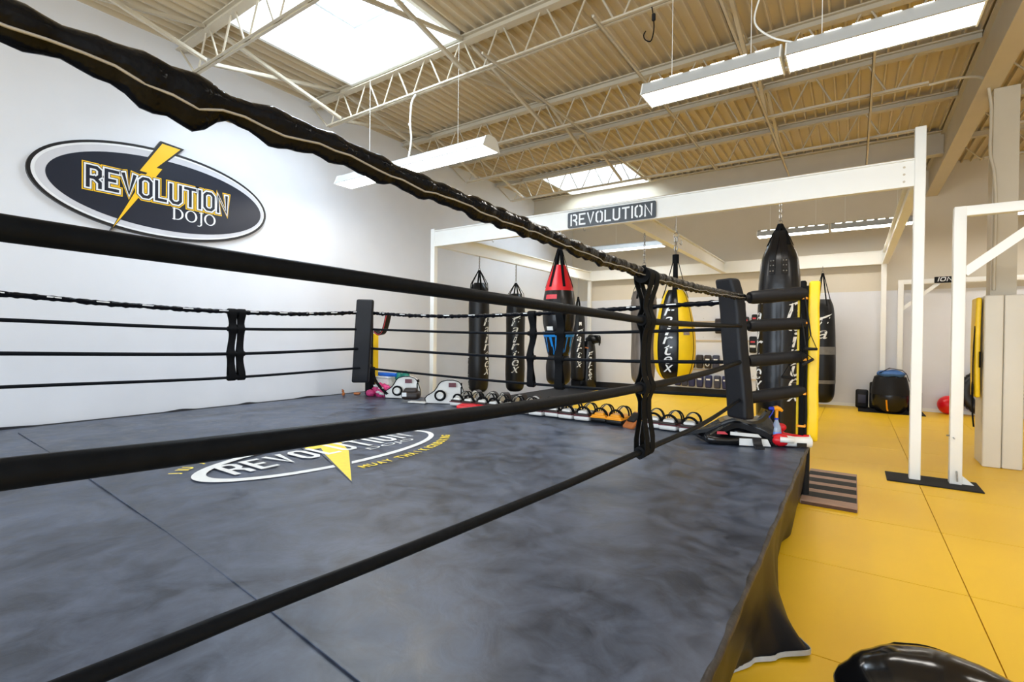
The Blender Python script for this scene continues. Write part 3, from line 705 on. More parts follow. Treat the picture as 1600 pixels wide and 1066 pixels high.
# seams stitched into the canvas
c = MB()
for k in range(2):
    pts = [(-5.0+0.3*q, 1.21-0.022*q*0+0.01*math.sin(q*0.9)-0.018*(q*0.3), CZ+0.005) for q in range(0, 14)]
c.strap([(-6.9, 1.33, CZ+0.0045), (-5.2, 1.25, CZ+0.0045), (-4.0, 1.18, CZ+0.0045), (-2.9, 1.11, CZ+0.0045), (-1.9, 1.03, CZ+0.0045), (-0.9, 0.93, CZ+0.0045), (-0.45, 0.88, CZ+0.0045)], 0.012, 0.004, (0, 1, 0))
part('seam', c, 'canvas', cv)
# rolled apron edge
c = MB(); pts = [(CX1-0.019+0.002*math.sin(k*0.9)+0.0015*math.sin(k*2.3), CY0+(CY1-CY0)*k/70, CZ-0.0160+0.0012*math.sin(k*1.7)) for k in range(71)]
c.tube(pts, [0.017+0.0012*math.sin(k*1.3) for k in range(71)], 12); part('apron_roll', c, 'edge', ring)
c = MB(); pts = [(CX0+(CX1-CX0)*k/50, CY1+0.005, CZ-0.03) for k in range(51)]; c.tube(pts, 0.034, 10); part('apron_roll', c, 'edge', ring)
# frame and deck under the canvas
c = MB(); c.box(CX0+0.05, CX1-0.14, CY0+0.05, CY1-0.06, CZ-0.16, CZ-0.012)
for x in (CX0+0.2, -3.8, CX1-0.25):
    for y in (CY0+0.3, 2.4, CY1-0.3): c.box(x-0.05, x+0.05, y-0.05, y+0.05, 0, CZ-0.1)
part('frame', c, 'skirt', ring)
# right skirt
def interp(tab, y):
    for (a, b), (c_, d) in zip(tab[:-1], tab[1:]):
        if a <= y <= c_: q = (y-a)/(c_-a); q = q*q*(3-2*q); return b+(d-b)*q
    return tab[0][1] if y < tab[0][0] else tab[-1][1]
hem = [(-1.1, -0.42), (0.6, -0.44), (1.4, -0.40), (1.9, -0.46), (2.44, -0.445), (2.60, -0.37), (2.70, -0.29), (2.83, -0.165), (3.02, -0.24), (3.35, -0.36), (3.75, -0.42), (4.1, -0.43), (4.46, -0.395), (4.7, -0.42), (5.2, -0.405), (5.85, -0.41)]
waist = [(-1.1, -0.385), (1.0, -0.37), (2.2, -0.385), (2.7, -0.345), (2.95, -0.325), (3.3, -0.37), (3.9, -0.39), (4.4, -0.350), (4.8, -0.36), (5.85, -0.37)]
def skirt_pt(y, tt, off=0):
    top = -0.352; ww = interp(waist, y); hh = interp(hem, y)
    x = top+(ww-top)*(2*tt) if tt < 0.5 else ww+(hh-ww)*((2*tt-1)**1.2)
    x += 0.010*math.sin(y*11+tt*2)*tt
    lift = interp([(-1.1, 0.004), (2.4, 0.006), (2.70, 0.012), (2.80, 0.022), (2.92, 0.004), (4.0, 0.03), (4.46, 0.02), (4.8, 0.06), (5.85, 0.05)], y)
    yy = y-0.0*tt
    return (x+off, yy, (CZ-0.026)*(1-tt)+lift*tt)
c = MB(); nn, mm = 210, 14; v = []
ysk = [CY0+(5.86-CY0)*i/nn for i in range(nn+1)]
for y in ysk:
    for j in range(mm+1): v.append(skirt_pt(y, j/mm))
f = [(i*(mm+1)+j, (i+1)*(mm+1)+j, (i+1)*(mm+1)+j+1, i*(mm+1)+j+1) for i in range(nn) for j in range(mm)]
n0 = len(v); v += [(p[0]-0.004, p[1], p[2]) for p in v]; f += [tuple(q+n0 for q in reversed(ff)) for ff in f]
c.add(v, f); part('skirt', c, 'skirt', ring)
c = MB(); pts = [skirt_pt(2.40+0.54*k/30, 1.0, 0.003) for k in range(31)]
c.strap([(p[0], p[1], p[2]+0.011) for p in pts], 0.024, 0.004, (0, 0, 1)); part('hem', c, 'hem', ring, label='grey hem of the skirt')
# far skirt
c = MB(); c.box(CX0+0.02, CX1-0.10, CY1-0.03, CY1-0.015, 0.0, CZ-0.04); part('skirt', c, 'skirt', ring)
# ruffled edge of the canvas against the left wall
c = MB(); v = []; nn = 160
for i in range(nn+1):
    y = CY0+(CY1-CY0)*i/nn; hgt = 0.010+0.016*max(0, math.sin(y*5.3+1.5*math.sin(y*1.7)))**3
    v += [(CX0+0.01, y, CZ), (CX0-0.03, y, CZ+hgt), (CX0-0.08, y, CZ-0.01), (CX0-0.09, y, CZ-0.08)]
c.add(v, [(i*4+j, i*4+4+j, i*4+5+j, i*4+1+j) for i in range(nn) for j in range(3)]); part('ruffle', c, 'skirt', ring)
# printed logo on the canvas (reads along +Y from the right side)
LZ = CZ+0.0075
def lf(a, b): return (-3.735-b, 2.725+a, LZ)         # a right, b up, centre of ellipse at origin
c = MB(); n = 96
o = [(1.13*math.cos(2*PI*i/n), 0.50*math.sin(2*PI*i/n)) for i in range(n)]; i_ = [(0.02+1.055*math.cos(2*PI*i/n), 0.435*math.sin(2*PI*i/n)) for i in range(n)]
for i in range(n):
    j = (i+1) % n; c.add([lf(*o[i]), lf(*o[j]), lf(*i_[j]), lf(*i_[i])], [(0, 1, 2, 3)])
lg = part('printed_ring', c, 'print', cv)
bp_ = [(0.02, 0.62), (0.33, 0.58), (0.17, 0.30), (0.27, 0.30), (0.07, -0.10), (-0.505, -0.88), (-0.14, -0.06), (-0.02, 0.17), (-0.14, 0.19)]
c = MB(); poly_fill(c, bp_, lambda a, b: (-3.735-b, 2.725+a, LZ+0.001)); part('printed_bolt', c, 'printy', cv)
c = MB(); poly_fill(c, grow(bp_, 0.022), lambda a, b: (-3.735-b, 2.725+a, LZ+0.0004)); part('printed_bolt_outline', c, 'canvas', cv)
c = MB(); stroke_text(c, 'REVOLUTION', 0.30, 0.046, lambda a, b, e: (-3.66-b, 1.845+a, LZ+0.002+e), total=1.72, gap=0.42); part('printed_lettering', c, 'print', cv)
c = MB(); font_text(c, 'DOJO', lambda a, b: (-3.485-b, 2.93+a, LZ+0.001), h=0.105, wdt=0.55); part('printed_lettering', c, 'print', cv)
def arc_text(text, a_start, rx, ry, h, adv, bottom):
    """letters walked along an ellipse around the logo, one mesh per letter"""
    q = math.acos(max(-1, min(1, a_start/rx))); q = -q if bottom else q
    for ch in text:
        if ch != ' ':
            px, py = rx*math.cos(q), ry*math.sin(q); tx, ty = -rx*math.sin(q), ry*math.cos(q); L = math.hypot(tx, ty); tx /= L; ty /= L
            if not bottom: tx, ty = -tx, -ty
            ux, uy = -ty, tx
            v_, f_, w0, h0 = font_mesh(ch, 0.03); s_ = h/h0; sw_ = min(s_, adv*0.80/w0) if ch != 'I' else s_*0.8
            c = MB(); c.add([lf(px+(x-w0/2)*sw_*tx+y*s_*ux, py+(x-w0/2)*sw_*ty+y*s_*uy) for x, y in v_], f_); part('printed_letter', c, 'printy', cv)
        st = adv*(0.62 if ch in 'I ' else 1.0)
        for _ in range(10):
            L = math.hypot(rx*math.sin(q), ry*math.cos(q)); q += (st/10)/L*(1 if bottom else -1)
arc_text('MUAY THAI KICKBOXING', -0.20, 1.30, 0.685, 0.090, 0.0805, True)
arc_text('JIU JITSU', -1.10, 1.21, 0.59, 0.095, 0.085, False)

# ------------------------------------------------------------------ ring ropes
RX, LX, BY = -0.88, -6.38, 5.25
def rope(name_label, pts, r, cover=False, side=(1, 0, 0), tags=0, group='ring ropes', bulge=None):
    P = catmull(pts, 10)
    if not cover:
        c = MB(); c.tube(P, r, 14); return solo('ring_rope', c, 'rope', name_label, 'rope', group, sharp=60)
    t = thing('ring_rope', name_label, 'rope', tuple(P[0]), group)
    # wrinkled vinyl cover: rope-shaped top and a gathered flap below
    c = MB(); k = len(P); L = [0]
    for a, b in zip(P[:-1], P[1:]): L.append(L[-1]+(b-a).length)
    n = 22; ring_ = []; sd = Vector(side)
    dense = []; m_ = max(60, int(L[-1]/0.018)); jx = 0
    for q in range(m_+1):
        s_ = L[-1]*q/m_
        while jx < k-2 and L[jx+1] < s_: jx += 1
        d_ = (s_-L[jx])/max(L[jx+1]-L[jx], 1e-9); dense.append((s_, P[jx].lerp(P[jx+1], min(1, d_))))
    v = []; pip = []
    for s_, p in dense:
        wr = 0.0022*math.sin(s_*53)+0.0016*math.sin(s_*97+1)+0.0012*math.sin(s_*31)
        b_ = 1.0; fl = 1.50+0.14*math.sin(s_*9.0)+0.09*math.sin(s_*21+2)+0.05*math.sin(s_*37)
        if bulge:
            for bc, bw, ba, bf in bulge:
                e = math.exp(-((s_-bc)/bw)**4); b_ += ba*e; fl += bf*e
        rr = r*b_+wr
        for j in range(n):
            q = 2*PI*j/n; x = math.cos(q); y = math.sin(q)
            if y < 0: yy = y*fl; xx = x*(1-0.30*min(1, -y)**0.6)
            else: yy = y; xx = x
            v.append(p+sd*xx*rr*1.02+Vector((0, 0, yy*rr)))
        pip.append(p+Vector((0, 0, -rr*(fl*0.52+0.12*math.sin(s_*17)))))
    f = [(i*n+j, i*n+(j+1) % n, i*n+n+(j+1) % n, i*n+n+j) for i in range(m_) for j in range(n)]
    f += [tuple(range(n-1, -1, -1)), tuple(m_*n+j for j in range(n))]
    c.add([tuple(p) for p in v], f); part('cover', c, 'vinyl', t, sharp=80)
    if group == 'ropes on the right side of the ring':
        for s2 in (-1, 1):
            c = MB(); c.tube([p+sd*s2*r*0.98*0.90 for p in pip[::2]], 0.0022, 6); part('piping', c, 'piping', t, sharp=80)
    if tags:
        gap = L[-1]/tags
        for q in range(tags):
            i0 = min(len(dense)-7, int((q+0.5)*gap/L[-1]*m_))
            aa = dense[i0][1]; bb = dense[i0+6][1]
            c = MB(); s2 = 1 if side[0] else -1
            c.strap([aa+sd*s2*r*1.06+Vector((0, 0, r*0.3)), bb+sd*s2*r*1.06+Vector((0, 0, r*0.3))], r*0.55, 0.002, (0, 0, 1))
            part('woven_tag', c, 'print', t)
    return t
R_top = [(-0.35, 1.948), (0.10, 1.938), (0.213, 1.936), (0.37, 1.931), (0.602, 1.931), (0.766, 1.920), (1.277, 1.906), (1.71, 1.890), (2.402, 1.878), (3.2, 1.885), (3.9, 1.905), (4.6, 1.932), (5.22, 1.958)]
rope('top rope of the near right side in a bulky wrinkled black cover', [(RX, y, z+0.005) for y, z in R_top], 0.0225, True, tags=0, bulge=[(0.695, 0.060, 0.26, 0.60), (0.775, 0.018, -0.22, -0.1)], group='ropes on the right side of the ring')
rope('second rope from the top on the near right side of the ring', [(RX, y, z) for y, z in [(-0.35, 1.686), (0.15, 1.679), (0.65, 1.671), (0.985, 1.666), (2.088, 1.648), (2.47, 1.640), (2.9, 1.640), (3.8, 1.652), (5.22, 1.679)]], 0.0178, group='ropes on the right side of the ring')
rope('thick third rope from the top on the near right side of the ring', [(RX, y, z) for y, z in [(-0.35, 1.388), (0.153, 1.370), (0.373, 1.359), (0.772, 1.343), (1.528, 1.317), (2.30, 1.302), (2.67, 1.299), (3.718, 1.303), (5.22, 1.340)]], 0.0208, group='ropes on the right side of the ring')
rope('lowest rope on the near right side of the ring', [(RX, y, z) for y, z in [(-0.35, 1.095), (0.261, 1.064), (0.479, 1.055), (0.776, 1.038), (1.132, 1.021), (1.734, 0.996), (2.30, 0.980), (2.63, 0.971), (3.739, 0.945), (5.22, 0.985)]], 0.0150, group='ropes on the right side of the ring')
LR = dict(t=[(-0.35, 1.935), (1.108, 1.893), (1.9, 1.852), (3.137, 1.824), (4.194, 1.845), (5.15, 1.912)], a=[(-0.35, 1.69), (1.108, 1.651), (3.139, 1.609), (5.15, 1.640)],
          b=[(-0.35, 1.39), (1.109, 1.346), (3.141, 1.298), (5.15, 1.338)], c=[(-0.35, 1.06), (1.11, 1.04), (3.143, 1.003), (5.15, 1.035)])
rope('top rope along the left wall with small white tags', [(LX, y, z) for y, z in LR['t']], 0.021, True, tags=14, group='ropes on the left side of the ring')
rope('second rope from the top along the left wall', [(LX, y, z) for y, z in LR['a']], 0.019, group='ropes on the left side of the ring')
rope('third rope from the top along the left wall', [(LX, y, z) for y, z in LR['b']], 0.020, group='ropes on the left side of the ring')
rope('lowest rope along the left wall', [(LX, y, z) for y, z in LR['c']], 0.017, group='ropes on the left side of the ring')
BR = dict(t=[(-6.30, 1.905), (-5.4, 1.852), (-4.569, 1.830), (-3.312, 1.840), (-2.368, 1.869), (-0.95, 1.925)], a=[(-6.30, 1.642), (-4.226, 1.599), (-3.309, 1.594), (-2.248, 1.612), (-0.95, 1.650)],
          b=[(-6.30, 1.340), (-4.277, 1.300), (-2.206, 1.293), (-0.95, 1.325)], c=[(-6.30, 1.020), (-4.273, 0.976), (-3.301, 0.967), (-2.395, 0.967), (-0.95, 0.99)])
rope('top rope across the far side with small white tags', [(x, BY, z) for x, z in BR['t']], 0.020, True, side=(0, 1, 0), tags=12, group='ropes on the far side of the ring')
rope('second rope from the top across the far side', [(x, BY, z) for x, z in BR['a']], 0.0175, group='ropes on the far side of the ring')
rope('third rope from the top across the far side', [(x, BY, z) for x, z in BR['b']], 0.0185, group='ropes on the far side of the ring')
rope('lowest rope across the far side', [(x, BY, z) for x, z in BR['c']], 0.0165, group='ropes on the far side of the ring')

# rope spacers (webbing straps that tie the four ropes together)
def spacer(label, pos, dirv, zs, double=True, wob=0.006, wdt=0.058, rr=(0.030, 0.021, 0.023, 0.020)):
    t = thing('rope_spacer', label, 'strap', (pos[0], pos[1], zs[3]), 'rope spacer straps')
    d = Vector(dirv); nrm = Vector((-d.y, d.x, 0))
    offs = (-wdt*0.64, wdt*0.64) if double else (0,)
    for k, of in enumerate(offs):
        c = MB()
        for s in (1, -1):
            pts = []
            for i, z in enumerate(zs):
                b = Vector((pos[0], pos[1], z))+d*(of+wob*math.sin(i*2.1+k))
                rr_ = rr[i]+0.004
                if i == 0: pts += [b+Vector((0, 0, rr_+0.006)), b+nrm*s*rr_*0.8+Vector((0, 0, rr_*0.7)), b+nrm*s*(rr_+0.004)]
                elif i == 3: pts += [b+nrm*s*(rr_+0.003), b+nrm*s*rr_*0.8-Vector((0, 0, rr_*0.9)), b-Vector((0, 0, rr_+0.010))]
                else: pts += [b+nrm*s*(rr_*0.30)+Vector((0, 0, 0.07)), b+nrm*s*(rr_+0.003), b+nrm*s*(rr_*0.30)-Vector((0, 0, 0.07))]
            c.strap(catmull([tuple(p) for p in pts], 4), wdt, 0.004, tuple(d))
        part('strap', c, 'web', t)
    for i in (0, 1, 2, 3):
        c = MB(); b = Vector((pos[0], pos[1], zs[i])); ln = wdt*(1.22 if double else 0.62)
        c.tube([b-d*ln, b+d*ln], rr[i]+0.008, 16); part('loop', c, 'web', t, sharp=60)
spacer('double black strap joining the ropes on the near right side', (RX, 2.50), (0, 1, 0), (1.868, 1.640, 1.300, 0.976), rr=(0.034, 0.020, 0.024, 0.021), wdt=0.062)
spacer('double black strap joining the ropes along the left wall', (LX, 3.20), (0, 1, 0), (1.822, 1.608, 1.298, 1.003), rr=(0.028, 0.021, 0.022, 0.024), wdt=0.085, wob=0.012)
spacer('wavy single black strap on the far ropes, left of the pair', (-3.30, BY), (1, 0, 0), (1.838, 1.594, 1.296, 0.968), double=False, wob=0.022, wdt=0.085, rr=(0.026, 0.020, 0.021, 0.026))
spacer('single black strap on the far ropes, right of the pair', (-2.90, BY), (1, 0, 0), (1.852, 1.598, 1.294, 0.966), double=False, wob=0.014, wdt=0.10, rr=(0.026, 0.020, 0.021, 0.028))

# ------------------------------------------------------------------ corner posts, turnbuckles, corner pads
ZT = (1.958, 1.679, 1.340, 0.985)
RC = Vector((RX, BY, 0)); RPOST = Vector((-0.375, 5.66, 0))
t = thing('ring_post', 'yellow padded ring post with black straps at the right corner', 'post', (RPOST.x, RPOST.y, 0.22))
c = MB(); c.cyl((RPOST.x, RPOST.y, 0.0), (RPOST.x, RPOST.y, 2.08), 0.036, 16); part('pole', c, 'rubber', t)
Xp = Matrix.Translation((RPOST.x+0.052, RPOST.y+0.02, 1.345)) @ Matrix.Rotation(math.radians(4), 4, 'Z')
c = MB(); c.rbox(0.095, 0.15, 1.555, 0.022, Xp, cuts=6, fn=lambda p: Vector((p.x+0.004*math.sin(p.z*9), p.y, p.z))); part('pad_cover', c, 'yellowv', t)
c = MB(); c.rbox(0.045, 0.13, 1.56, 0.010, Matrix.Translation((RPOST.x-0.035, RPOST.y-0.03, 1.345))); part('black_backing', c, 'web', t)
c = MB(); c.rbox(0.022, 0.10, 1.45, 0.006, Matrix.Translation((RPOST.x-0.072, RPOST.y+0.0, 1.33))); part('yellow_edge', c, 'yellowv', t)
for z in (1.955, 1.715, 1.36, 1.03, 0.715):
    c = MB(); c.rbox(0.075, 0.155, 0.022, 0.004, Matrix.Translation((RPOST.x-0.035, RPOST.y-0.022, z)), seg=1); part('tie_strap', c, 'orangestrap', t)
def turnbuckle(p0, p1, r, label, group):
    t = thing('turnbuckle_pad', label, 'pad', tuple((p0+p1)/2), group)
    d = (p1-p0); L = d.length; c = MB(); pts = [p0+d*(k/14) for k in range(15)]
    rad = [r*(0.82 if k == 0 else 0.97 if k == 1 else 1.0-0.03*math.sin(k*0.9)-(0.06 if k > 12 else 0)) for k in range(15)]
    c.tube(pts, rad, 18); part('sleeve', c, 'padblack', t, sharp=60)
    c = MB(); c.cyl(p0-d*0.07, p0+d*0.05, r*0.42, 12); part('bolt', c, 'rubber', t)
for z0, z1, nm in zip(ZT, (2.005, 1.715, 1.392, 1.060), ('topmost', 'second', 'third', 'lowest')):
    turnbuckle(Vector((RX+0.045, BY-0.005, z0-0.008 if nm == 'topmost' else z0)), Vector((RPOST.x-0.035, RPOST.y-0.05, z1)), 0.060 if nm != 'topmost' else 0.066, '%s black turnbuckle sleeve at the yellow right corner post' % nm, 'turnbuckles at the right corner')
c = MB(); c.tube(catmull([(RX+0.02, BY-0.07, 1.90), (RX+0.03, BY-0.07, 1.6), (RX+0.035, BY-0.068, 1.35), (RX+0.045, BY-0.07, 1.0)], 6), 0.0045, 6)
solo('cord', c, 'web', 'thin black cord tying the turnbuckle ends at the right corner', 'cord')
def corner_pad(label, x, y, z0, z1, rot, wdt, lean=(0, 0), fold=True):
    t = thing('corner_pad', label, 'pad', (x, y, z0))
    Lh = z1-z0
    def fn(p):
        q = (p.z+Lh/2)/Lh
        bend = (-0.05*max(0, (q-0.80)/0.20)**1.5) if fold else 0
        return Vector((p.x*(1-(0.10*max(0, (q-0.86)/0.14) if fold else 0)), p.y+bend+0.006*math.sin(q*9), p.z))
    X = Matrix.Translation((x, y, (z0+z1)/2)) @ Matrix.Rotation(rot, 4, 'Z')
    c = MB(); c.rbox(wdt, 0.13, Lh, 0.03, cuts=8, fn=fn)
    o = MB(); o.v = [tuple(X @ Vector(p)+Vector((lean[0]*(p[2]/Lh), lean[1]*(p[2]/Lh), 0))) for p in c.v]; o.f = c.f; o.m = c.m
    part('cushion', o, 'padblack', t)
    c = MB()
    for z in (z0+0.25*Lh, z0+0.75*Lh): c.box(-0.02, 0.02, 0.065, 0.085, z-0.02, z+0.02, X=Matrix.Translation((x, y, 0)) @ Matrix.Rotation(rot, 4, 'Z'))
    part('tie', c, 'web', t)
corner_pad('black corner pad with bent top beside the right corner ropes', -0.935, 5.15, 0.80, 2.13, math.radians(-30), 0.225, lean=(-0.12, 0.05))
corner_pad('tall black corner pad at the far left corner of the ring', -6.36, 5.14, 0.80, 2.105, math.radians(45), 0.26, lean=(0.13, -0.02), fold=False)
LPOST = Vector((-6.80, 5.66, 0))
t = thing('ring_post', 'black ring post behind the far left corner pad with a yellow edge', 'post', (LPOST.x, LPOST.y, 0))
c = MB(); c.cyl((LPOST.x, LPOST.y, 0.0), (LPOST.x, LPOST.y, 2.06), 0.04, 16); part('pole', c, 'rubber', t)
c = MB(); c.rbox(0.07, 0.12, 0.85, 0.02, Matrix.Translation((LPOST.x+0.005, LPOST.y+0.085, 1.15))); part('pad_cover', c, 'yellowv', t)
c = MB(); c.rbox(0.13, 0.12, 0.42, 0.02, Matrix.Translation((LPOST.x+0.0, LPOST.y-0.01, 0.74))); part('base_sleeve', c, 'web', t)
for z, nm in zip((1.905, 1.640, 1.338, 1.025), ('topmost', 'second', 'third', 'lowest')):
    turnbuckle(Vector((LX-0.03, BY-0.02, z)), Vector((LPOST.x+0.03, LPOST.y-0.04, z+0.01)), 0.034, '%s turnbuckle at the far left corner behind the tall corner pad' % nm, 'turnbuckles at the left corner')

# resistance bands with triangular handles on the yellow post
def band(label, top, hand, rot, tilt):
    t = thing('resistance_band', label, 'band', tuple(hand), 'resistance bands on the yellow post')
    c = MB(); c.tube(catmull([top, ((top[0]+hand[0])/2+0.01, (top[1]+hand[1])/2-0.02, (top[2]+hand[2])/2), (hand[0], hand[1], hand[2]+0.10)], 6), 0.007, 8); part('tube', c, 'rubber', t)
    Xh = Matrix.Translation(hand) @ Matrix.Rotation(rot, 4, 'Z') @ Matrix.Rotation(tilt, 4, 'Y')
    c = MB(); a = Xh @ Vector((0, 0, 0.10)); b1 = Xh @ Vector((-0.062, 0, -0.035)); b2 = Xh @ Vector((0.062, 0, -0.035))
    c.strap([a, b1], 0.020, 0.006, (0, 1, 0)); c.strap([a, b2], 0.020, 0.006, (0, 1, 0)); part('handle_strap', c, 'web', t)
    c = MB(); c.tube([b1, b1.lerp(b2, 0.5), b2], [0.013, 0.015, 0.013], 10); part('grip', c, 'rubber', t)
band('resistance band with handle against the yellow pad, the higher one', (RPOST.x-0.02, RPOST.y-0.10, 1.97), (RPOST.x+0.035, RPOST.y-0.12, 1.50), math.radians(35), 0.0)
band('resistance band with tilted handle just below the higher one', (RPOST.x-0.05, RPOST.y-0.10, 1.80), (RPOST.x-0.00, RPOST.y-0.15, 1.37), math.radians(35), -0.5)
band('resistance band with handle hanging left of the yellow post', (RPOST.x-0.11, RPOST.y-0.08, 1.90), (RPOST.x-0.15, RPOST.y-0.10, 1.215), math.radians(35), 0.12)

# ------------------------------------------------------------------ wooden step on the floor by the ring
t = thing('step_board', 'brown wooden step board with black grip strips on the yellow floor', 'step', (-0.18, 6.12, 0))
sx0, sx1, sy0, sy1 = -0.40, 0.05, 5.44, 6.83
c = MB(); c.rbox(sx1-sx0, sy1-sy0, 0.035, 0.004, Matrix.Translation(((sx0+sx1)/2, (sy0+sy1)/2, 0.0245)), seg=1); part('board', c, 'wood', t)
c = MB(); c.box(sx0+0.01, sx1-0.005, sy0-0.004, sy0+0.02, 0.002, 0.030); part('front_edge', c, 'woodside', t)
for k in range(4):
    a = sy0+0.165+k*0.305
    c = MB(); c.box(sx0+0.005, sx1-0.006, a, a+0.175, 0.0415, 0.044); part('grip_strip', c, 'grip', t)

# ------------------------------------------------------------------ hanging bags
def chain(c, p0, p1, lk=0.05, r=0.006):
    p0 = Vector(p0); p1 = Vector(p1); n = max(2, int((p1-p0).length/(lk*0.72)))
    for i in range(n):
        q = p0.lerp(p1, (i+0.5)/n); a = Vector((1, 0, 0)) if i % 2 else Vector((0, 1, 0)); z = Vector((0, 0, 1))
        pts = [q+a*math.cos(t_)*lk*0.28+z*math.sin(t_)*lk*0.5 for t_ in [2*PI*k/8 for k in range(8)]]
        c.tube(pts, r, 5, closed=True)
def rad_at(prof, z):
    P = sorted(prof, key=lambda a: a[1])
    for (r0, z0), (r1, z1) in zip(P[:-1], P[1:]):
        if z0 <= z <= z1 and z1 > z0: return r0+(r1-r0)*(z-z0)/(z1-z0)
    return P[-1][0]
def script_down(parent, c0, prof, th, ztop, lh, lw, text='Fairtex', m_='print', gap=1.12):
    """letters stacked downwards, wrapped on the round body"""
    c = MB(); z = ztop
    for ch in text:
        v, f, w0, h0 = font_mesh(ch, 0.0)
        tall = 1.0 if ch in 'Fit' else 0.72
        sy = lh*tall/h0; sx = lw*(1.0 if ch != 'i' else 0.45)/w0
        pts = []
        for x, y in v:
            zz = z-lh*tall+y*sy; xx = (x-w0/2)*sx+0.35*(y*sy-lh*tall/2)
            r = rad_at(prof, zz)+0.0035; q = th+xx/r
            pts.append((c0[0]+r*math.cos(q), c0[1]+r*math.sin(q), zz))
        c.add(pts, f); z -= lh*tall*gap
    # swoosh of the capital
    a = []
    for k in range(9):
        u = k/8; xx = -lw*0.55+lw*1.55*u; zz = ztop-lh*0.12+lh*0.42*u**1.6; w_ = lh*0.16*math.sin(PI*min(1, u*0.9+0.08))
        for s_ in (1, -1):
            zq = zz+s_*w_/2; r = rad_at(prof, zq)+0.0037; q = th+xx/r; a.append((c0[0]+r*math.cos(q), c0[1]+r*math.sin(q), zq))
    c.add(a, [(2*i, 2*i+1, 2*i+3, 2*i+2) for i in range(8)])
    part('lettering', c, m_, parent)
def cam_ang(x, y): return math.atan2(-y, -x)
def smooth_prof(p, n=5):
    return [(q.x, q.y) for q in catmull([(a, b, 0) for a, b in p], n)]
def hang_bag(label, x, y, prof, z_apex, z_beam, mat_='leather', texts=(), straps=6, sw=0.035, rs=None, group=None, name='heavy_bag', extra=None):
    t = thing(name, label, 'punching bag', (x, y, prof[0][1]), group)
    sp = smooth_prof(prof, 5)
    c = MB(); c.lathe(sp, 32, (x, y)); body = part('body', c, mat_, t, sharp=50)
    zt = prof[-1][1]; r_top = max(r for r, z in prof if z > zt-0.12)
    for k in range(straps):
        q = 2*PI*(k+0.3)/straps; d = Vector((math.cos(q), math.sin(q), 0)); b = Vector((x, y, 0))
        c = MB(); rt = rs or r_top
        zl = zt-0.16; rl = rad_at(sp, zl)+0.004
        c.strap([b+d*rl+Vector((0, 0, zl)), b+d*(rt*1.0+0.004)+Vector((0, 0, zt-0.01)), b+d*0.016+Vector((0, 0, z_apex))], sw, 0.006, tuple(Vector((-d.y, d.x, 0)))); part('strap', c, 'web', t)
    c = MB()
    c.tube([(x+0.026*math.cos(a), y, z_apex+0.02+0.026*math.sin(a)) for a in [2*PI*k/12 for k in range(12)]], 0.005, 6, closed=True)
    chain(c, (x, y, z_apex+0.04), (x, y, z_beam)); part('chain', c, 'chrome', t)
    for off, zt_, lh, lw, *tx in texts: script_down(body, (x, y), sp, cam_ang(x, y)+math.asin(off), zt_, lh, lw, *tx)
    if extra: extra(t, body, sp)
    return t
def std(r, z0, z1, sh=0.10):
    return [(0.02, z0), (r*0.62, z0+0.012), (r*0.90, z0+0.07), (r, z0+0.18), (r*1.0, (z0+z1)/2), (r*0.98, z1-sh*1.6), (r*0.86, z1-sh*0.7), (r*0.52, z1)]
LBX = -6.70
hang_bag('slim black hanging bag nearest the left ring corner', LBX, 8.50, std(0.215, 0.34, 2.70, 0.16), 2.98, GB, texts=((0.80, 1.97, 0.19, 0.135), (-0.97, 1.1, 0.12, 0.08)), group='bags hanging from the left beam')
hang_bag('slim black hanging bag second from the left ring corner', LBX, 9.92, std(0.220, 0.24, 2.58, 0.16), 2.84, GB, texts=((0.02, 2.00, 0.20, 0.155),), group='bags hanging from the left beam')
def tag_small(t, body, sp):
    c = MB(); q = cam_ang(LBX, 13.2)+0.35; r = rad_at(sp, 1.95)+0.004
    for dz, m_ in ((0, 'print'),):
        v = [(LBX+r*math.cos(q+a), 13.2+r*math.sin(q+a), 1.90+b) for a, b in ((-.18, 0), (.18, 0), (.18, .10), (-.18, .10))]; c.add(v, [(0, 1, 2, 3)])
    part('label', c, 'print', body)
hang_bag('black hanging bag third along the left beam, near the back corner', LBX, 13.2, std(0.205, 0.26, 2.35, 0.18), 2.75, GB, texts=((0.25, 1.76, 0.165, 0.13),), group='bags hanging from the left beam', extra=tag_small)
# red, black and blue double-taper bag under the front beam
x, y = -3.975, GY
t = thing('uppercut_bag', 'hanging bag with red top and blue patterned waist in front of the left bags', 'punching bag', (x, y, 0.78))
prof_r = smooth_prof([(0.10, 2.72), (0.15, 2.58), (0.205, 2.42), (0.235, 2.30)][::-1], 4)
prof_b = smooth_prof([(0.02, 1.55), (0.15, 1.555), (0.205, 1.60), (0.252, 1.74), (0.268, 1.95), (0.258, 2.15), (0.235, 2.30)], 5)
prof_bl = smooth_prof([(0.155, 1.22), (0.19, 1.32), (0.215, 1.44), (0.245, 1.57), (0.262, 1.64)], 4)
prof_l = smooth_prof([(0.02, 0.775), (0.13, 0.785), (0.185, 0.84), (0.20, 0.95), (0.197, 1.15), (0.165, 1.26), (0.15, 1.30)], 5)
c = MB(); c.lathe(prof_r, 32, (x, y)); part('top_cone', c, 'red', t, label='red cone')
c = MB(); c.lathe(prof_b, 32, (x, y)); bd_ = part('bulge', c, 'leatherg', t)
c = MB(); c.lathe(prof_bl, 32, (x, y)); wa = part('waist', c, 'leatherg', t)
c = MB(); c.lathe(prof_l, 32, (x, y)); part('lower_body', c, 'leather', t)
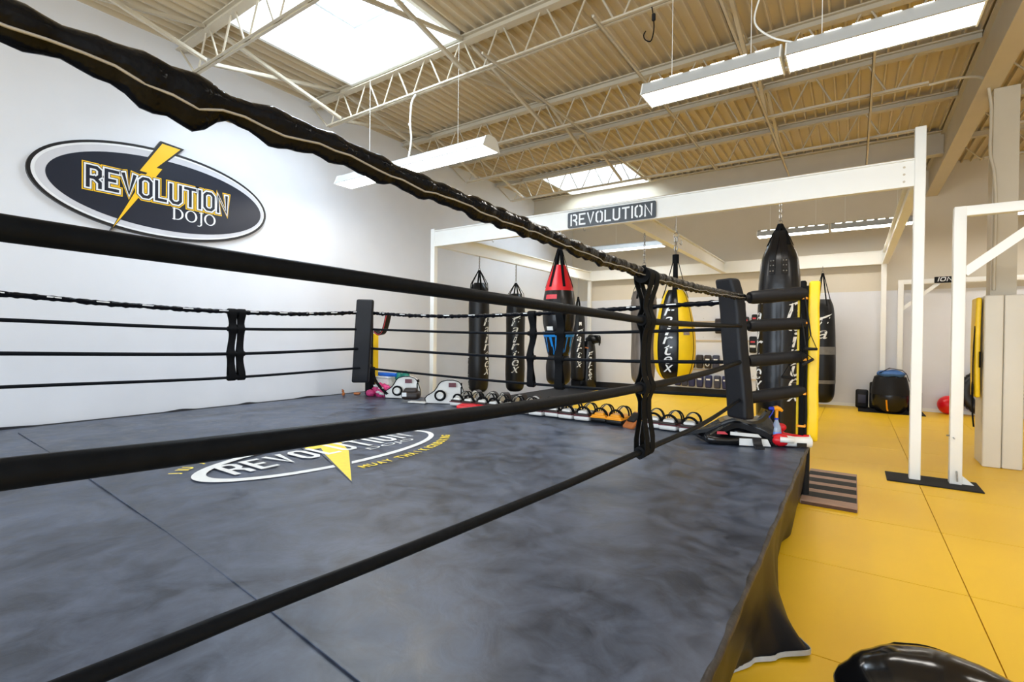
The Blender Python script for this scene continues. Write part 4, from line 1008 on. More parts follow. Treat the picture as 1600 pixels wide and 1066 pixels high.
def wrap_poly(mb, prof, cx, cy, pts, dr=0.004):
    from mathutils.geometry import tessellate_polygon
    tr = tessellate_polygon([[Vector((a, b, 0)) for a, b in pts]])
    mb.add([(cx+(rad_at(prof, b)+dr)*math.cos(a), cy+(rad_at(prof, b)+dr)*math.sin(a), b) for a, b in pts], [tuple(q) for q in tr])
th = cam_ang(x, y); c = MB()
for k in range(24):
    a0 = th+2*PI*k/24; a1 = th+2*PI*(k+1)/24; wrap_poly(c, prof_bl, x, y, [(a0, 1.555), (a1, 1.555), (a1, 1.635), (a0, 1.635)])
for k in range(8):
    a = th+2*PI*(k+0.5)/8
    wrap_poly(c, prof_bl, x, y, [(a-0.30, 1.55), (a-0.10, 1.55), (a+0.05, 1.32), (a-0.05, 1.26)]); wrap_poly(c, prof_bl, x, y, [(a+0.16, 1.55), (a+0.26, 1.55), (a+0.16, 1.30), (a+0.11, 1.33)])
part('blue_pattern', c, 'blue', wa, label='blue pattern')
def wrap_rect(mb, prof, cx, cy, a0, a1, z0, z1, dr=0.004, n=8):
    v = [(cx+(rad_at(prof, z)+dr)*math.cos(a0+(a1-a0)*i/n), cy+(rad_at(prof, z)+dr)*math.sin(a0+(a1-a0)*i/n), z) for i in range(n+1) for z in (z0, (z0+z1)/2, z1)]
    mb.add(v, [(i*3+j, i*3+3+j, i*3+4+j, i*3+1+j) for i in range(n) for j in range(2)])
c = MB(); wrap_rect(c, prof_b, x, y, th-0.95, th-0.15, 2.16, 2.23); part('label', c, 'redtag', bd_)
c = MB(); wrap_rect(c, prof_b, x, y, th-0.90, th-0.40, 1.66, 1.72); part('label', c, 'print', bd_)
for k in range(6):
    q = th+0.35+2*PI*k/6; d = Vector((math.cos(q), math.sin(q), 0)); b = Vector((x, y, 0)); c = MB()
    c.strap([b+d*(rad_at(prof_r, 2.36)+0.005)+Vector((0, 0, 2.36)), b+d*(rad_at(prof_r, 2.6)+0.005)+Vector((0, 0, 2.60)), b+d*0.112+Vector((0, 0, 2.72)), b+d*0.015+Vector((0, 0, 3.06))], 0.045, 0.006, (-d.y, d.x, 0)); part('strap', c, 'web', t)
c = MB(); c.tube([(x+0.026*math.cos(a), y, 3.08+0.026*math.sin(a)) for a in [2*PI*k/12 for k in range(12)]], 0.006, 6, closed=True); chain(c, (x, y, 3.09), (x, y, GB), 0.06, 0.008); part('chain', c, 'chrome', t)
# grey worn bag half hidden behind the right spacer
hang_bag('worn grey hanging bag behind the double strap of the near ropes', -2.86, 8.0, std(0.19, 0.80, 2.35, 0.05), 2.75, GB, mat_='greybag', straps=6, rs=0.16)
# yellow and black teardrop bag
x, y = -2.10, GY
t = thing('teardrop_bag', 'big yellow and black teardrop bag hanging under the front beam', 'punching bag', (x, y, 0.96))
tp = smooth_prof([(0.02, 0.955), (0.10, 0.962), (0.185, 1.00), (0.245, 1.10), (0.280, 1.28), (0.288, 1.45), (0.275, 1.65), (0.235, 1.88), (0.185, 2.08), (0.135, 2.20), (0.11, 2.235)], 5)
c = MB(); th = cam_ang(x, y)-0.36; n = 40; vs_ = []
for r, z in tp:
    for j in range(n): q = th+2*PI*(j+0.5)/n; vs_.append((x+r*math.cos(q), y+r*math.sin(q), z))
k = len(tp)
for i in range(k-1):
    for j in range(n):
        j2 = (j+1) % n; pan = ((j+1+4) % n)//(n//5)
        pass
fs = []; mi_ = []
for i in range(k-1):
    for j in range(n):
        ang = ((j+1)/n*360) % 360
        d = min(ang, 360-ang); blk = d < 29 or abs(ang-180) < 29 or abs(ang-92) < 9 and False
        fs.append((i*n+j, i*n+(j+1) % n, i*n+n+(j+1) % n, i*n+n+j)); mi_.append(1 if blk else 0)
o = len(c.v); c.v += vs_; c.f += fs; c.m += mi_
c.f += [tuple(range(n-1, -1, -1)), tuple((k-1)*n+j for j in range(n))]; c.m += [1, 1]
body = part('body', c, ['yellowv', 'leatherg'], t, sharp=60)
script_down(body, (x, y), tp, th+0.05, 2.01, 0.142, 0.115)
c = MB()
for a in (th+0.50, th-0.50, th+1.40, th-1.40, th+PI-0.5, th+PI+0.5):
    c.tube([(x+(rad_at(tp, z)+0.002)*math.cos(a), y+(rad_at(tp, z)+0.002)*math.sin(a), z) for r, z in tp[2:]], 0.004, 6)
part('piping', c, 'web', t, sharp=60)
c = MB(); a = th+0.95; wrap_rect(c, tp, x, y, a-0.17, a+0.17, 1.60, 1.69); part('label', c, 'label', body)
for k in range(4):
    q = th+0.25+2*PI*k/4; d = Vector((math.cos(q), math.sin(q), 0)); b = Vector((x, y, 0)); c = MB()
    c.strap([b+d*(rad_at(tp, 2.12)+0.005)+Vector((0, 0, 2.12)), b+d*0.135+Vector((0, 0, 2.25)), b+d*0.03+Vector((0, 0, 2.66)), b+d*0.02+Vector((0, 0, 2.72))], 0.05, 0.007, (-d.y, d.x, 0)); part('strap', c, 'web', t)
c = MB(); c.cyl((x, y, 2.62), (x, y, 2.74), 0.045, 14); part('collar', c, 'web', t)
c = MB(); chain(c, (x, y, 2.74), (x, y, 2.98), 0.075, 0.011); c.tube([(x+0.035*math.cos(a), y, 3.015+0.035*math.sin(a)) for a in [2*PI*k/14 for k in range(14)]], 0.006, 6, closed=True)
c.tube([(x+0.018*math.cos(u*40), y+0.018*math.sin(u*40), 3.05+u) for u in [k*0.012 for k in range(11)]], 0.004, 5); c.cyl((x, y, 3.05), (x, y, GB), 0.006, 6)
c.tube(catmull([(x+0.05, y, 2.90), (x+0.075, y, 2.87), (x+0.085, y, 2.90), (x+0.07, y, 2.94)], 4), 0.006, 6); part('chain', c, 'chrome', t)
# big black bag
def rivets(t, body, sp):
    q0 = cam_ang(-0.79, GY); c = MB(); d = MB()
    for a in (-0.05-0.33, 0.30-0.05):
        q = q0+a
        for z in (2.40, 2.47, 2.53):
            for da in (-0.07, 0.07):
                r = rad_at(sp, z)+0.010; c.sphere((-0.79+r*math.cos(q+da), GY+r*math.sin(q+da), z), 0.009, 8, 6)
        pts = []
        for k in range(13):
            z = 2.36+0.56*k/12; r = rad_at(sp, min(z, sp[-1][1]))+0.006; pts.append((-0.79+r*math.cos(q), GY+r*math.sin(q), z))
        d.strap(pts, 0.075, 0.006, (-math.sin(q), math.cos(q), 0))
    part('strap_tab', d, 'leatherg', t); part('rivets', c, 'chrome', t)
hang_bag('very large black hanging bag beside the right corner post', -0.79, GY, [(0.02, 0.25), (0.17, 0.26), (0.225, 0.33), (0.242, 0.50), (0.245, 1.5), (0.240, 2.2), (0.225, 2.42), (0.20, 2.60), (0.13, 2.78), (0.085, 2.90)], 3.02, GB, mat_='leatherg',
         texts=((0.70, 2.00, 0.185, 0.145), (-0.90, 2.10, 0.185, 0.145)), straps=6, sw=0.05, extra=rivets)
# bag behind the yellow post, under the rear beam
def bands(t, body, sp):
    for z0, z1 in ((1.22, 1.40), (0.55, 0.63)):
        c = MB(); pr = [(rad_at(sp, z)+0.004, z) for z in (z0, (z0+z1)/2, z1)]; n = 32; v = []
        for r, z in pr:
            for j in range(n): v.append((-0.62+r*math.cos(2*PI*j/n), 13.75+r*math.sin(2*PI*j/n), z))
        c.add(v, [(i*n+j, i*n+(j+1) % n, i*n+n+(j+1) % n, i*n+n+j) for i in range(2) for j in range(n)]); part('tape_band', c, 'tape', body)
t = hang_bag('black bag with grey tape bands behind the yellow corner post', -0.62, 13.75, [(0.02, 0.10), (0.17, 0.11), (0.25, 0.22), (0.275, 0.40), (0.275, 1.5), (0.255, 2.0), (0.22, 2.35), (0.17, 2.50)], 3.12, GB, texts=((0.10, 2.08, 0.27, 0.20, 'Fa'),), straps=4, sw=0.03, extra=bands)
# slumped bag standing in the corner
t = thing('slumped_bag', 'black bag with slumped open top standing in the back left corner', 'punching bag', (-6.55, 13.75, 0.012))
c = MB(); cx, cy = -6.55, 13.62
def slf(q, z): return 1+0.05*math.sin(3*q+z*2)
c.lathe(smooth_prof([(0.02, 0.014), (0.19, 0.02), (0.225, 0.12), (0.23, 0.5), (0.225, 1.0), (0.20, 1.30), (0.17, 1.45)], 4), 28, (cx, cy), fn=slf); body = part('body', c, 'leatherg', t, sharp=60)
c = MB(); c.sphere((cx+0.13, cy+0.03, 1.50), 0.24, 20, 12, sc=(0.95, 0.7, 0.62), fn=lambda p: 1+0.10*math.sin(5*p.x+4*p.z)); part('slumped_top', c, 'leather', t, sharp=60)
c = MB()
for k, (dx, dz) in enumerate(((0.33, 1.50), (0.38, 1.42), (0.40, 1.54))): c.strap(catmull([(cx+0.22, cy-0.05, 1.60), (cx+dx, cy-0.10, dz+0.06), (cx+dx+0.03, cy-0.13, dz-0.06*k-0.04)], 5), 0.05, 0.012, (0.2, 1, 0))
part('strap', c, 'web', t)
script_down(body, (cx, cy), [(0.234, 0), (0.234, 1.4)], cam_ang(cx, cy)+0.25, 1.12, 0.125, 0.10)
c = MB(); c.strap([(cx+0.0, cy-0.245, 1.26), (cx+0.10, cy-0.225, 1.24)], 0.035, 0.01, (0, 0, 1)); part('tan_patch', c, 'tan', t)

# ------------------------------------------------------------------ thai pads and gear along the far apron
AZ = CZ+0.004
def thai_pad(label, loc, rz, top='whitel', side='whitel', trim='maroon', arch='web', group=None):
    t = thing('thai_pad', label, 'thai pad', (loc[0], loc[1], AZ), group, rz)
    X = Matrix.Identity(4)
    c = MB(); c.rbox(0.198, 0.38, 0.058, 0.020, Matrix.Translation((0, 0, 0.030)), cuts=3, fn=lambda p: Vector((p.x, p.y, p.z+0.012*(p.y/0.19)**2))); part('striking_face', c, side, t, local=True)
    c = MB(); c.rbox(0.204, 0.386, 0.012, 0.005, Matrix.Translation((0, 0, 0.066))); part('trim', c, trim, t, local=True)
    c = MB(); c.rbox(0.180, 0.360, 0.030, 0.012, Matrix.Translation((0, 0, 0.080))); part('back_panel', c, 'dkpad' if trim == 'maroon' else top, t, local=True)
    c = MB(); c.rbox(0.125, 0.15, 0.045, 0.020, Matrix.Translation((0, -0.085, 0.100))); part('forearm_cushion', c, top, t, local=True)
    c = MB(); c.strap([(0.082*math.cos(a), -0.105-0.025*math.sin(a), 0.085+0.085*math.sin(a)) for a in [PI*k/12 for k in range(13)]], 0.030, 0.020, (0, 1, 0)); part('grip_loop', c, arch, t, local=True)
    for yy, hh in ((0.055, 0.115), (0.125, 0.105)):
        c = MB(); c.strap([(0.083*math.cos(a), yy+0.02*math.sin(a), 0.085+hh*math.sin(a)) for a in [PI*k/12 for k in range(13)]], 0.028, 0.009, (0, 1, 0)); lp = part('strap_loop', c, arch, t, local=True)
        c = MB(); c.strap([(0.0795*math.cos(a), yy+0.02*math.sin(a), 0.0842+(hh-0.005)*math.sin(a)) for a in [PI*k/12 for k in range(13)]], 0.022, 0.004, (0, 1, 0)); part('lining', c, 'cream', lp, local=True)
    return t
p0 = thai_pad('white thai pad beside the second belly shield, first of its row', (-4.74, 5.65), math.radians(4), group='white thai pads on the apron')
xsr = [-4.52, -4.29, -4.06, -3.83, -3.60, -3.37, -3.14, -2.93, -2.715]
nm = ['%s white thai pad from the belly shields in the front row' % ORD[k] for k in range(1, 10)]
for k, (xx, lb) in enumerate(zip(xsr, nm)): dup(p0, (xx, 5.645+0.02*math.sin(k*2.3), AZ), lb, math.radians(3*math.sin(k*1.7)), 'white thai pads on the apron')
for k, (xx, lb) in enumerate(zip((-1.875, -1.665, -1.45), ('white thai pad right of the brown mitt, first of three', 'white thai pad in the middle of the three right of the brown mitt', 'white thai pad next to the black vinyl heap'))): dup(p0, (xx, 5.68-0.03*k, AZ), lb, math.radians((8, -2, 4)[k]), 'white thai pads on the apron')
# second row of pads on the floor-side bench is hidden; a few straps stand up behind on their edges
og = thai_pad('orange and black thai pad next to the last white pad of the row', (-2.50, 5.65), math.radians(2), 'orange', 'leather', 'orange', 'web', 'orange thai pads on the apron')
dup(og, (-2.275, 5.62, AZ), 'orange and black thai pad next to the brown mitt', math.radians(-3), 'orange thai pads on the apron')
# focus mitts
def mitt(name, label, loc, rz, tilt, col, size=(0.20, 0.24, 0.06), pocket='leather', cat='mitt', group=None, zoff=0.0):
    t = thing(name, label, cat, loc, group, rz)
    X = Matrix.Translation((0, 0, size[2]/2+zoff)) @ Matrix.Rotation(tilt, 4, 'X')
    c = MB(); c.rbox(size[0], size[1], size[2], size[2]*0.42, X, cuts=3, fn=lambda p: Vector((p.x*(1-0.25*max(0, -p.y/size[1])), p.y, p.z+0.03*(p.x/size[0])**2))); part('face', c, col, t, local=True)
    c = MB(); c.rbox(size[0]*0.72, size[1]*0.55, size[2]*0.75, size[2]*0.3, X @ Matrix.Translation((0, size[1]*0.10, size[2]*0.55))); part('hand_pocket', c, pocket, t, local=True)
    return t
t = mitt('focus_mitt', 'red curved focus mitt lying in front of the white thai pads', (-4.42, 5.40, AZ), math.radians(20), 0.0, 'red', (0.34, 0.20, 0.05), 'red')
c = MB(); c.tube(catmull([(0.12, -0.02, 0.05), (0.25, 0.02, 0.035), (0.38, 0.05, 0.03), (0.48, 0.10, 0.06)], 5), 0.028, 10); part('cuff', c, 'red', t, local=True)
t = mitt('focus_mitt', 'brown leather mitt leaning between orange pads and white pads', (-2.055, 5.48, AZ), math.radians(-25), math.radians(38), 'tan', (0.17, 0.26, 0.05), 'leather', zoff=0.045)
# mitts standing in a loose second row behind the front pads
for k, (xx, lb) in enumerate(zip((-4.66, -4.36, -4.14, -3.86, -3.62, -3.36), ('nearest the belly shields', 'second from the belly shields', 'third from the belly shields', 'fourth from the belly shields', 'fifth from the belly shields', 'sixth from the belly shields'))):
    t = thing('focus_mitt', 'cream curved mitt standing behind the thai pads, '+lb, 'mitt', (xx, 5.885, AZ), 'curved mitts behind the thai pads', math.radians(25*math.sin(k*2.1)))
    c = MB(); c.strap([(0.085*math.cos(a), 0, 0.05+0.145*math.sin(a)) for a in [PI*(k2/14*1.16-0.08) for k2 in range(15)]], 0.085, 0.022, (0, 1, 0)); part('shell', c, 'cream', t, local=True)
    c = MB(); c.strap([(0.100*math.cos(a), 0, 0.05+0.160*math.sin(a)) for a in [PI*(k2/14*1.16-0.08) for k2 in range(15)]], 0.10, 0.008, (0, 1, 0)); part('rim', c, 'dkpad', t, local=True)
    c = MB(); c.rbox(0.20, 0.10, 0.05, 0.015, Matrix.Translation((0, 0, 0.025))); part('base', c, 'whitel', t, local=True)

# white belly shields
def belly(label, x, y, rz, group):
    t = thing('belly_shield', label, 'body shield', (x, y, AZ), group, rz)
    poly = [(-0.28, 0.0), (-0.30, 0.08), (-0.16, 0.19), (-0.05, 0.335), (0.20, 0.330), (0.27, 0.20), (0.29, 0.05), (0.27, 0.005), (0.02, 0.0)]
    poly = [(q.x, q.y) for q in catmull([(a, b, 0) for a, b in poly], 3)]
    c = MB(); n = len(poly); 
    for (t0, t1, k) in ((0.0, 0.10, 1.0),):
        v = [(a, -0.05+0.30*(a/0.3)**2*0.25-b*0.0, b) for a, b in poly]+[(a, 0.05+0.30*(a/0.3)**2*0.25, b) for a, b in poly]
        fs = [tuple(range(n-1, -1, -1)), tuple(range(n, 2*n))]+[(i, (i+1) % n, n+(i+1) % n, n+i) for i in range(n)]; c.add(v, fs)
    part('shield', c, 'whitel', t, local=True, sharp=50)
    c = MB(); pts = [(a*1.0, -0.052+0.075*(a/0.3)**2, b) for a, b in poly]; c.tube(pts, 0.007, 6, closed=True); part('piping', c, 'web', t, local=True)
    def disc(r0, r1, yy, m_, nm_):
        c = MB(); n2 = 24; v = []
        for (r, dy) in ((r0, 0.0), (r0*0.8, -0.022), (r1, -0.022), (r1*0.9, -0.012)):
            for j in range(n2): q = 2*PI*j/n2; v.append((-0.07+r*math.cos(q), yy+dy, 0.125+r*math.sin(q)*0.95))
        c.add(v, [(i*n2+j, i*n2+(j+1) % n2, i*n2+n2+(j+1) % n2, i*n2+n2+j) for i in range(3) for j in range(n2)]+[tuple(3*n2+j for j in range(n2))]); part(nm_, c, m_, t, local=True)
    disc(0.088, 0.062, -0.050, 'web', 'round_target')
    disc(0.058, 0.040, -0.066, 'whitel', 'target_centre')
    c = MB(); c.box(0.055, 0.165, -0.056, -0.0505, 0.25, 0.315); part('label', c, 'maroon', t, local=True)
    c = MB(); c.box(0.23, 0.25, 0.0, 0.12, 0.10, 0.30); part('strap', c, 'web', t, local=True)
    return t
bel = belly('white belly shield with round target beside the left corner post', -6.02, 5.66, math.radians(33), 'white belly shields')
dup(bel, (-5.06, 5.62, AZ), 'white belly shield with round target next to the thai pads', math.radians(38), 'white belly shields')
c = MB(); c.rbox(0.30, 0.12, 0.02, 0.008, Matrix.Translation((-5.42, 5.42, AZ+0.012)) @ Matrix.Rotation(math.radians(15), 4, 'Z')); solo('strap_end', c, 'whitel', 'flat white strap end on the canvas before the second belly shield', 'strap')
t = mitt('focus_mitt', 'dark brown mitt leaning on the first belly shield', (-5.66, 5.50, AZ), math.radians(35), math.radians(12), 'dkpad', (0.30, 0.18, 0.12), 'dkpad', zoff=0.03)
c = MB(); c.box(-0.12, -0.05, -0.098, -0.090, 0.08, 0.14); part('label', c, 'print', t, local=True)
# pink, green and blue clutter behind the left corner post
t = thing('storage_box', 'white plastic storage box behind the left corner post under the blue tube', 'box', (-6.72, 5.84, AZ))
c = MB(); c.rbox(0.52, 0.20, 0.29, 0.012, Matrix.Translation((-6.72, 5.845, AZ+0.146))); part('tub', c, 'whitel', t)
c = MB(); c.rbox(0.54, 0.215, 0.025, 0.006, Matrix.Translation((-6.72, 5.845, AZ+0.303))); part('lid', c, 'print', t)
t = thing('gym_bag', 'crumpled pink and white bag behind the left corner post', 'bag', (-6.50, 5.66, AZ))
c = MB(); c.sphere((-6.47, 5.63, AZ+0.10), 0.175, 28, 18, sc=(1.0, 0.52, 0.62), fn=lambda p: 1+0.14*math.sin(7*p.x+3*p.z)+0.10*math.sin(11*p.y+9*p.z)+0.07*math.sin(19*p.x-13*p.z)); part('bag_body', c, 'pink', t, sharp=60)
c = MB(); c.sphere((-6.62, 5.52, AZ+0.055), 0.085, 16, 10, sc=(1, 0.8, 0.64), fn=lambda p: 1+0.15*math.sin(9*p.x+4*p.z)); part('loose_end', c, 'pink', t, sharp=60)
c = MB()
for k, (a, b) in enumerate(((-6.44, 0.08), (-6.38, 0.15), (-6.50, 0.18), (-6.36, 0.06))): c.sphere((a, 5.525, AZ+b), 0.042, 10, 8, sc=(1.4, 0.5, 0.5), fn=lambda p: 1+0.25*math.sin(9*p.x+6*p.z))
part('white_patch', c, 'whitel', t, sharp=60)
c = MB(); c.strap(catmull([(-6.60, 5.56, 1.02), (-6.52, 5.50, 0.86), (-6.36, 5.50, 0.70), (-6.20, 5.50, 0.60)], 6), 0.05, 0.008, (0, 1, 0.3)); part('shoulder_strap', c, 'web', t)
c = MB(); c.tube([(-7.06, 5.82, AZ+0.348), (-6.7, 5.82, AZ+0.349), (-6.34, 5.82, AZ+0.35)], 0.031, 16); solo('foam_roller', c, 'bluefoam', 'blue foam tube lying on the white box behind the left post', 'tube')
t = thing('boxing_gloves', 'green boxing gloves standing on the apron behind the first belly shield', 'gloves', (-6.28, 5.86, AZ))
for k, (a, b) in enumerate(((-6.345, 0.31), (-6.185, 0.335))):
    c = MB(); c.sphere((a, 5.885, AZ+b), 0.080, 16, 12, sc=(0.95, 0.75, 1.15)); c.cyl((a, 5.885, AZ), (a, 5.885, AZ+b-0.02), 0.05, 14); part('glove', c, 'green', t, sharp=60)
c = MB(); c.rbox(0.05, 0.02, 0.06, 0.005, Matrix.Translation((-6.26, 5.80, AZ+0.25))); part('label', c, 'print', t)
t = thing('drink_carton', 'small yellow and red carton behind the first belly shield', 'carton', (-6.02, 5.86, AZ))
c = MB(); c.rbox(0.16, 0.08, 0.20, 0.006, Matrix.Translation((-6.06, 5.89, AZ+0.10))); part('carton', c, 'yellowv', t)
c = MB(); c.box(-6.08, -6.02, 5.847, 5.8495, AZ+0.05, AZ+0.19); part('print', c, 'red', t)
c = MB(); c.sphere((-7.02, 5.28, AZ+0.028), 0.03, 12, 8, sc=(0.9, 0.7, 1.0), fn=lambda p: 1+0.2*math.sin(8*p.x+5*p.z)); c.sphere((-7.03, 5.28, AZ+0.075), 0.022, 10, 8); c.sphere((-7.01, 5.26, AZ+0.10), 0.008, 6, 6); c.sphere((-7.055, 5.28, AZ+0.10), 0.008, 6, 6)
solo('plush_toy', c, 'tan', 'tiny tan plush toy on the canvas edge near the left post', 'toy', sharp=60)
c = MB(); c.rbox(0.11, 0.06, 0.035, 0.014, Matrix.Translation((-6.97, 5.52, AZ+0.019)) @ Matrix.Rotation(0.5, 4, 'Z')); solo('hand_wrap', c, 'tan', 'small tan rolled hand wrap beside the left post base', 'wrap')
# curved black shin pad hooked at the left post
t = thing('curved_pad', 'curved black pad with red edge hooked behind the left corner post', 'pad', (-6.42, 5.60, 1.55))
arc = [(-6.62+0.30*u, 5.62, 1.62+0.05*math.sin(u*3)-0.10*math.sin(PI*min(1, u*1.1))+0.0+0.26*u**5) for u in [k/12 for k in range(13)]]
c = MB(); c.strap(arc, 0.10, 0.035, (0, 1, 0.15)); part('pad', c, 'padblack', t, sharp=60)
c = MB(); c.tube([(a+0.012, b-0.055, z-0.010) for a, b, z in arc], 0.006, 6); part('edge', c, 'redtag', t)

# ------------------------------------------------------------------ black vinyl heap, bottle and gloves at the right corner
t = thing('body_protector', 'shiny black vinyl body protector heap with white stripes at the right corner', 'body shield', (-0.98, 5.24, AZ))
def wob(a, b): return lambda p: 1+a*math.sin(6*p.x+4*p.z)+b*math.sin(9*p.y-5*p.x)
c = MB(); c.rbox(0.60, 0.24, 0.085, 0.035, Matrix.Translation((-0.94, 5.27, AZ+0.044)) @ Matrix.Rotation(math.radians(24), 4, 'Z'), cuts=6, fn=lambda p: Vector((p.x, p.y+0.03*math.sin(p.x*5), p.z+0.008*math.sin(p.x*13)))); part('lower_slab', c, 'leathershine', t, sharp=60)
arcp = catmull([(-1.24, 5.12, AZ+0.03), (-1.12, 5.20, AZ+0.125), (-0.98, 5.27, AZ+0.20), (-0.84, 5.33, AZ+0.165), (-0.72, 5.38, AZ+0.11), (-0.64, 5.42, AZ+0.02)], 6)
c = MB(); c.strap([(p.x, p.y+0.05, p.z) for p in arcp], 0.30, 0.05, (-0.4, 0.9, 0.1)); part('arched_panel', c, 'leathershine', t, sharp=60)
c = MB(); c.strap(catmull([(-1.10, 5.30, AZ+0.19), (-0.98, 5.34, AZ+0.235), (-0.84, 5.38, AZ+0.21), (-0.74, 5.42, AZ+0.25), (-0.70, 5.44, AZ+0.33)], 6), 0.20, 0.03, (-0.4, 0.9, 0.0)); part('upper_flap', c, 'leathershine', t, sharp=60)
c = MB(); c.prism([(-0.70, AZ+0.33), (-0.62, AZ+0.17), (-0.60, AZ+0.08), (-0.74, AZ+0.10), (-0.78, AZ+0.22)], 5.36, 5.44, lambda a, b, q: (a, q+0.3*(a+0.7), b)); part('side_flap', c, 'leathershine', t, sharp=60)
c = MB(); c.strap(catmull([(-1.42, 5.20, AZ+0.045), (-1.30, 5.20, AZ+0.085), (-1.14, 5.24, AZ+0.13), (-1.02, 5.28, AZ+0.20)], 6), 0.10, 0.035, (0.1, 1, 0.1)); part('strap_wing', c, 'padblack', t, sharp=60)
c = MB(); c.sphere((-0.93, 5.36, AZ+0.09), 0.21, 22, 12, sc=(1.15, 0.55, 0.46), fn=lambda p: 1+0.10*math.sin(6*p.x+4*p.z)+0.06*math.sin(13*p.x)); part('crumpled_filling', c, 'leathershine', t, sharp=60)
d0 = Vector((math.cos(math.radians(24)), math.sin(math.radians(24)), 0)); n0 = Vector((d0.y, -d0.x, 0))
def on_front(s0, s1, z0, z1, off, m_, nm_, sk=0.0):
    b = Vector((-0.94, 5.27, 0))+n0*off; c = MB()
    P = [b+d0*s0+Vector((0, 0, z0)), b+d0*s1+Vector((0, 0, z0+sk)), b+d0*(s1-0.03)+Vector((0, 0, z1+sk)), b+d0*(s0)+Vector((0, 0, z1))]
    c.add([tuple(p) for p in P]+[tuple(p+n0*0.006) for p in P], [(0, 1, 2, 3), (4, 5, 6, 7), (0, 1, 5, 4), (1, 2, 6, 5), (2, 3, 7, 6), (3, 0, 4, 7)]); part(nm_, c, m_, t)
on_front(0.0, 0.28, AZ+0.006, AZ+0.072, 0.128, 'whitel', 'white_panel')
on_front(-0.08, 0.20, AZ+0.098, AZ+0.130, 0.118, 'whitel', 'white_stripe', -0.015)
on_front(-0.20, -0.10, AZ+0.102, AZ+0.128, 0.118, 'redtag', 'red_stripe', 0.0)
bb = Vector((-0.94, 5.27, 0))+d0*0.15+n0*0.142
c = MB(); c.strap(catmull([tuple(bb+Vector((0, 0, AZ+0.085))), tuple(bb+n0*0.02+Vector((0, 0, AZ+0.05))), tuple(bb+n0*0.06+Vector((0, 0, AZ+0.016))), tuple(bb+n0*0.12+Vector((0, 0, AZ+0.012)))], 5), 0.075, 0.022, tuple(d0)); part('buckle_strap', c, 'padblack', t, sharp=60)
# spray bottle
t = thing('spray_bottle', 'clear blue spray bottle with yellow trigger head on the ring corner', 'bottle', (-0.605, 5.42, AZ))
x, y = -0.605, 5.42
c = MB(); c.lathe(smooth_prof([(0.010, AZ), (0.040, AZ+0.002), (0.044, AZ+0.012), (0.044, AZ+0.13), (0.040, AZ+0.165), (0.024, AZ+0.215), (0.017, AZ+0.235), (0.017, AZ+0.25)], 4), 22, (x, y)); part('body', c, 'bottle', t, sharp=60)
c = MB(); c.lathe([(0.0445, AZ+0.03), (0.0452, AZ+0.032), (0.0452, AZ+0.125), (0.0445, AZ+0.127)], 22, (x, y)); part('label', c, 'liquid', t)
c = MB(); c.cyl((x, y, AZ+0.245), (x, y, AZ+0.262), 0.019, 14); part('cap', c, 'dkblue', t)
rv = Vector((0.825, 0.565, 0))
c = MB(); c.cyl((x, y, AZ+0.262), (x, y, AZ+0.335), 0.015, 12); P = [Vector((x, y, AZ+0.345))+rv*k for k in (-0.03, 0.0, 0.03, 0.055)]; c.tube([P[0]+Vector((0, 0, .01)), P[1]+Vector((0, 0, .012)), P[2]+Vector((0, 0, 0.0)), P[3]+Vector((0, 0, -0.016))], [0.018, 0.024, 0.020, 0.012], 12); part('spray_head', c, 'orange', t, sharp=60)
c = MB(); P0 = Vector((x, y, AZ+0.352)); c.tube([P0-rv*0.025, P0-rv*0.06, P0-rv*0.075], [0.016, 0.018, 0.012], 10); c.tube([P0-rv*0.03+Vector((0, 0, -0.015)), P0-rv*0.045+Vector((0, 0, -0.05)), P0-rv*0.075+Vector((0, 0, -0.09))], 0.006, 8); part('trigger', c, 'dkblue', t, sharp=60)
# red and white gloves
def glove(label, loc, rz, cols, group='red and white boxing gloves'):
    t = thing('boxing_glove', label, 'glove', loc, group, rz)
    c = MB(); c.sphere((-0.10, 0, 0.062), 0.075, 18, 12, sc=(1.15, 0.85, 0.80)); part('fist', c, cols[0], t, local=True, sharp=60)
    c = MB(); c.tube(catmull([(-0.12, -0.055, 0.075), (-0.06, -0.075, 0.075), (-0.01, -0.06, 0.07)], 5), [0.026]*11, 10); part('thumb', c, cols[1], t, local=True, sharp=60)
    c = MB(); c.tube([(-0.05, 0, 0.056), (0.02, 0, 0.050), (0.10, 0, 0.050), (0.16, 0, 0.050)], [0.052, 0.047, 0.047, 0.050], 16); part('cuff', c, cols[2], t, local=True, sharp=60)
    c = MB(); c.tube([(0.158, 0, 0.050), (0.170, 0, 0.050)], [0.052, 0.048], 16, caps=False); c.tube([(0.168, 0, 0.050), (0.15, 0, 0.050)], [0.044, 0.036], 16); part('cuff_opening', c, 'web' if False else 'whitel', t, local=True)
    c = MB(); c.cyl((0.1685, 0, 0.05), (0.1705, 0, 0.05), 0.036, 14); part('opening', c, 'leather', t, local=True)
    c = MB(); c.strap([(0.03, -0.049, 0.030), (0.115, -0.050, 0.030)], 0.035, 0.004, (0, 0, 1)); part('strap_panel', c, cols[3], t, local=True)
    return t
glove('white and red boxing glove on its side, nearest the ring edge', (-0.475, 5.41, AZ), math.radians(26), ('red', 'whitel', 'whitel', 'leather'))
t = glove('red boxing glove behind the spray bottle', (-0.50, 5.56, AZ), math.radians(15), ('red', 'red', 'red', 'whitel'))
c = MB(); c.sphere((-0.085, 0.01, 0.155), 0.055, 14, 10, sc=(1, 0.8, 0.75)); part('stacked_fist', c, 'red', t, local=True, sharp=60)

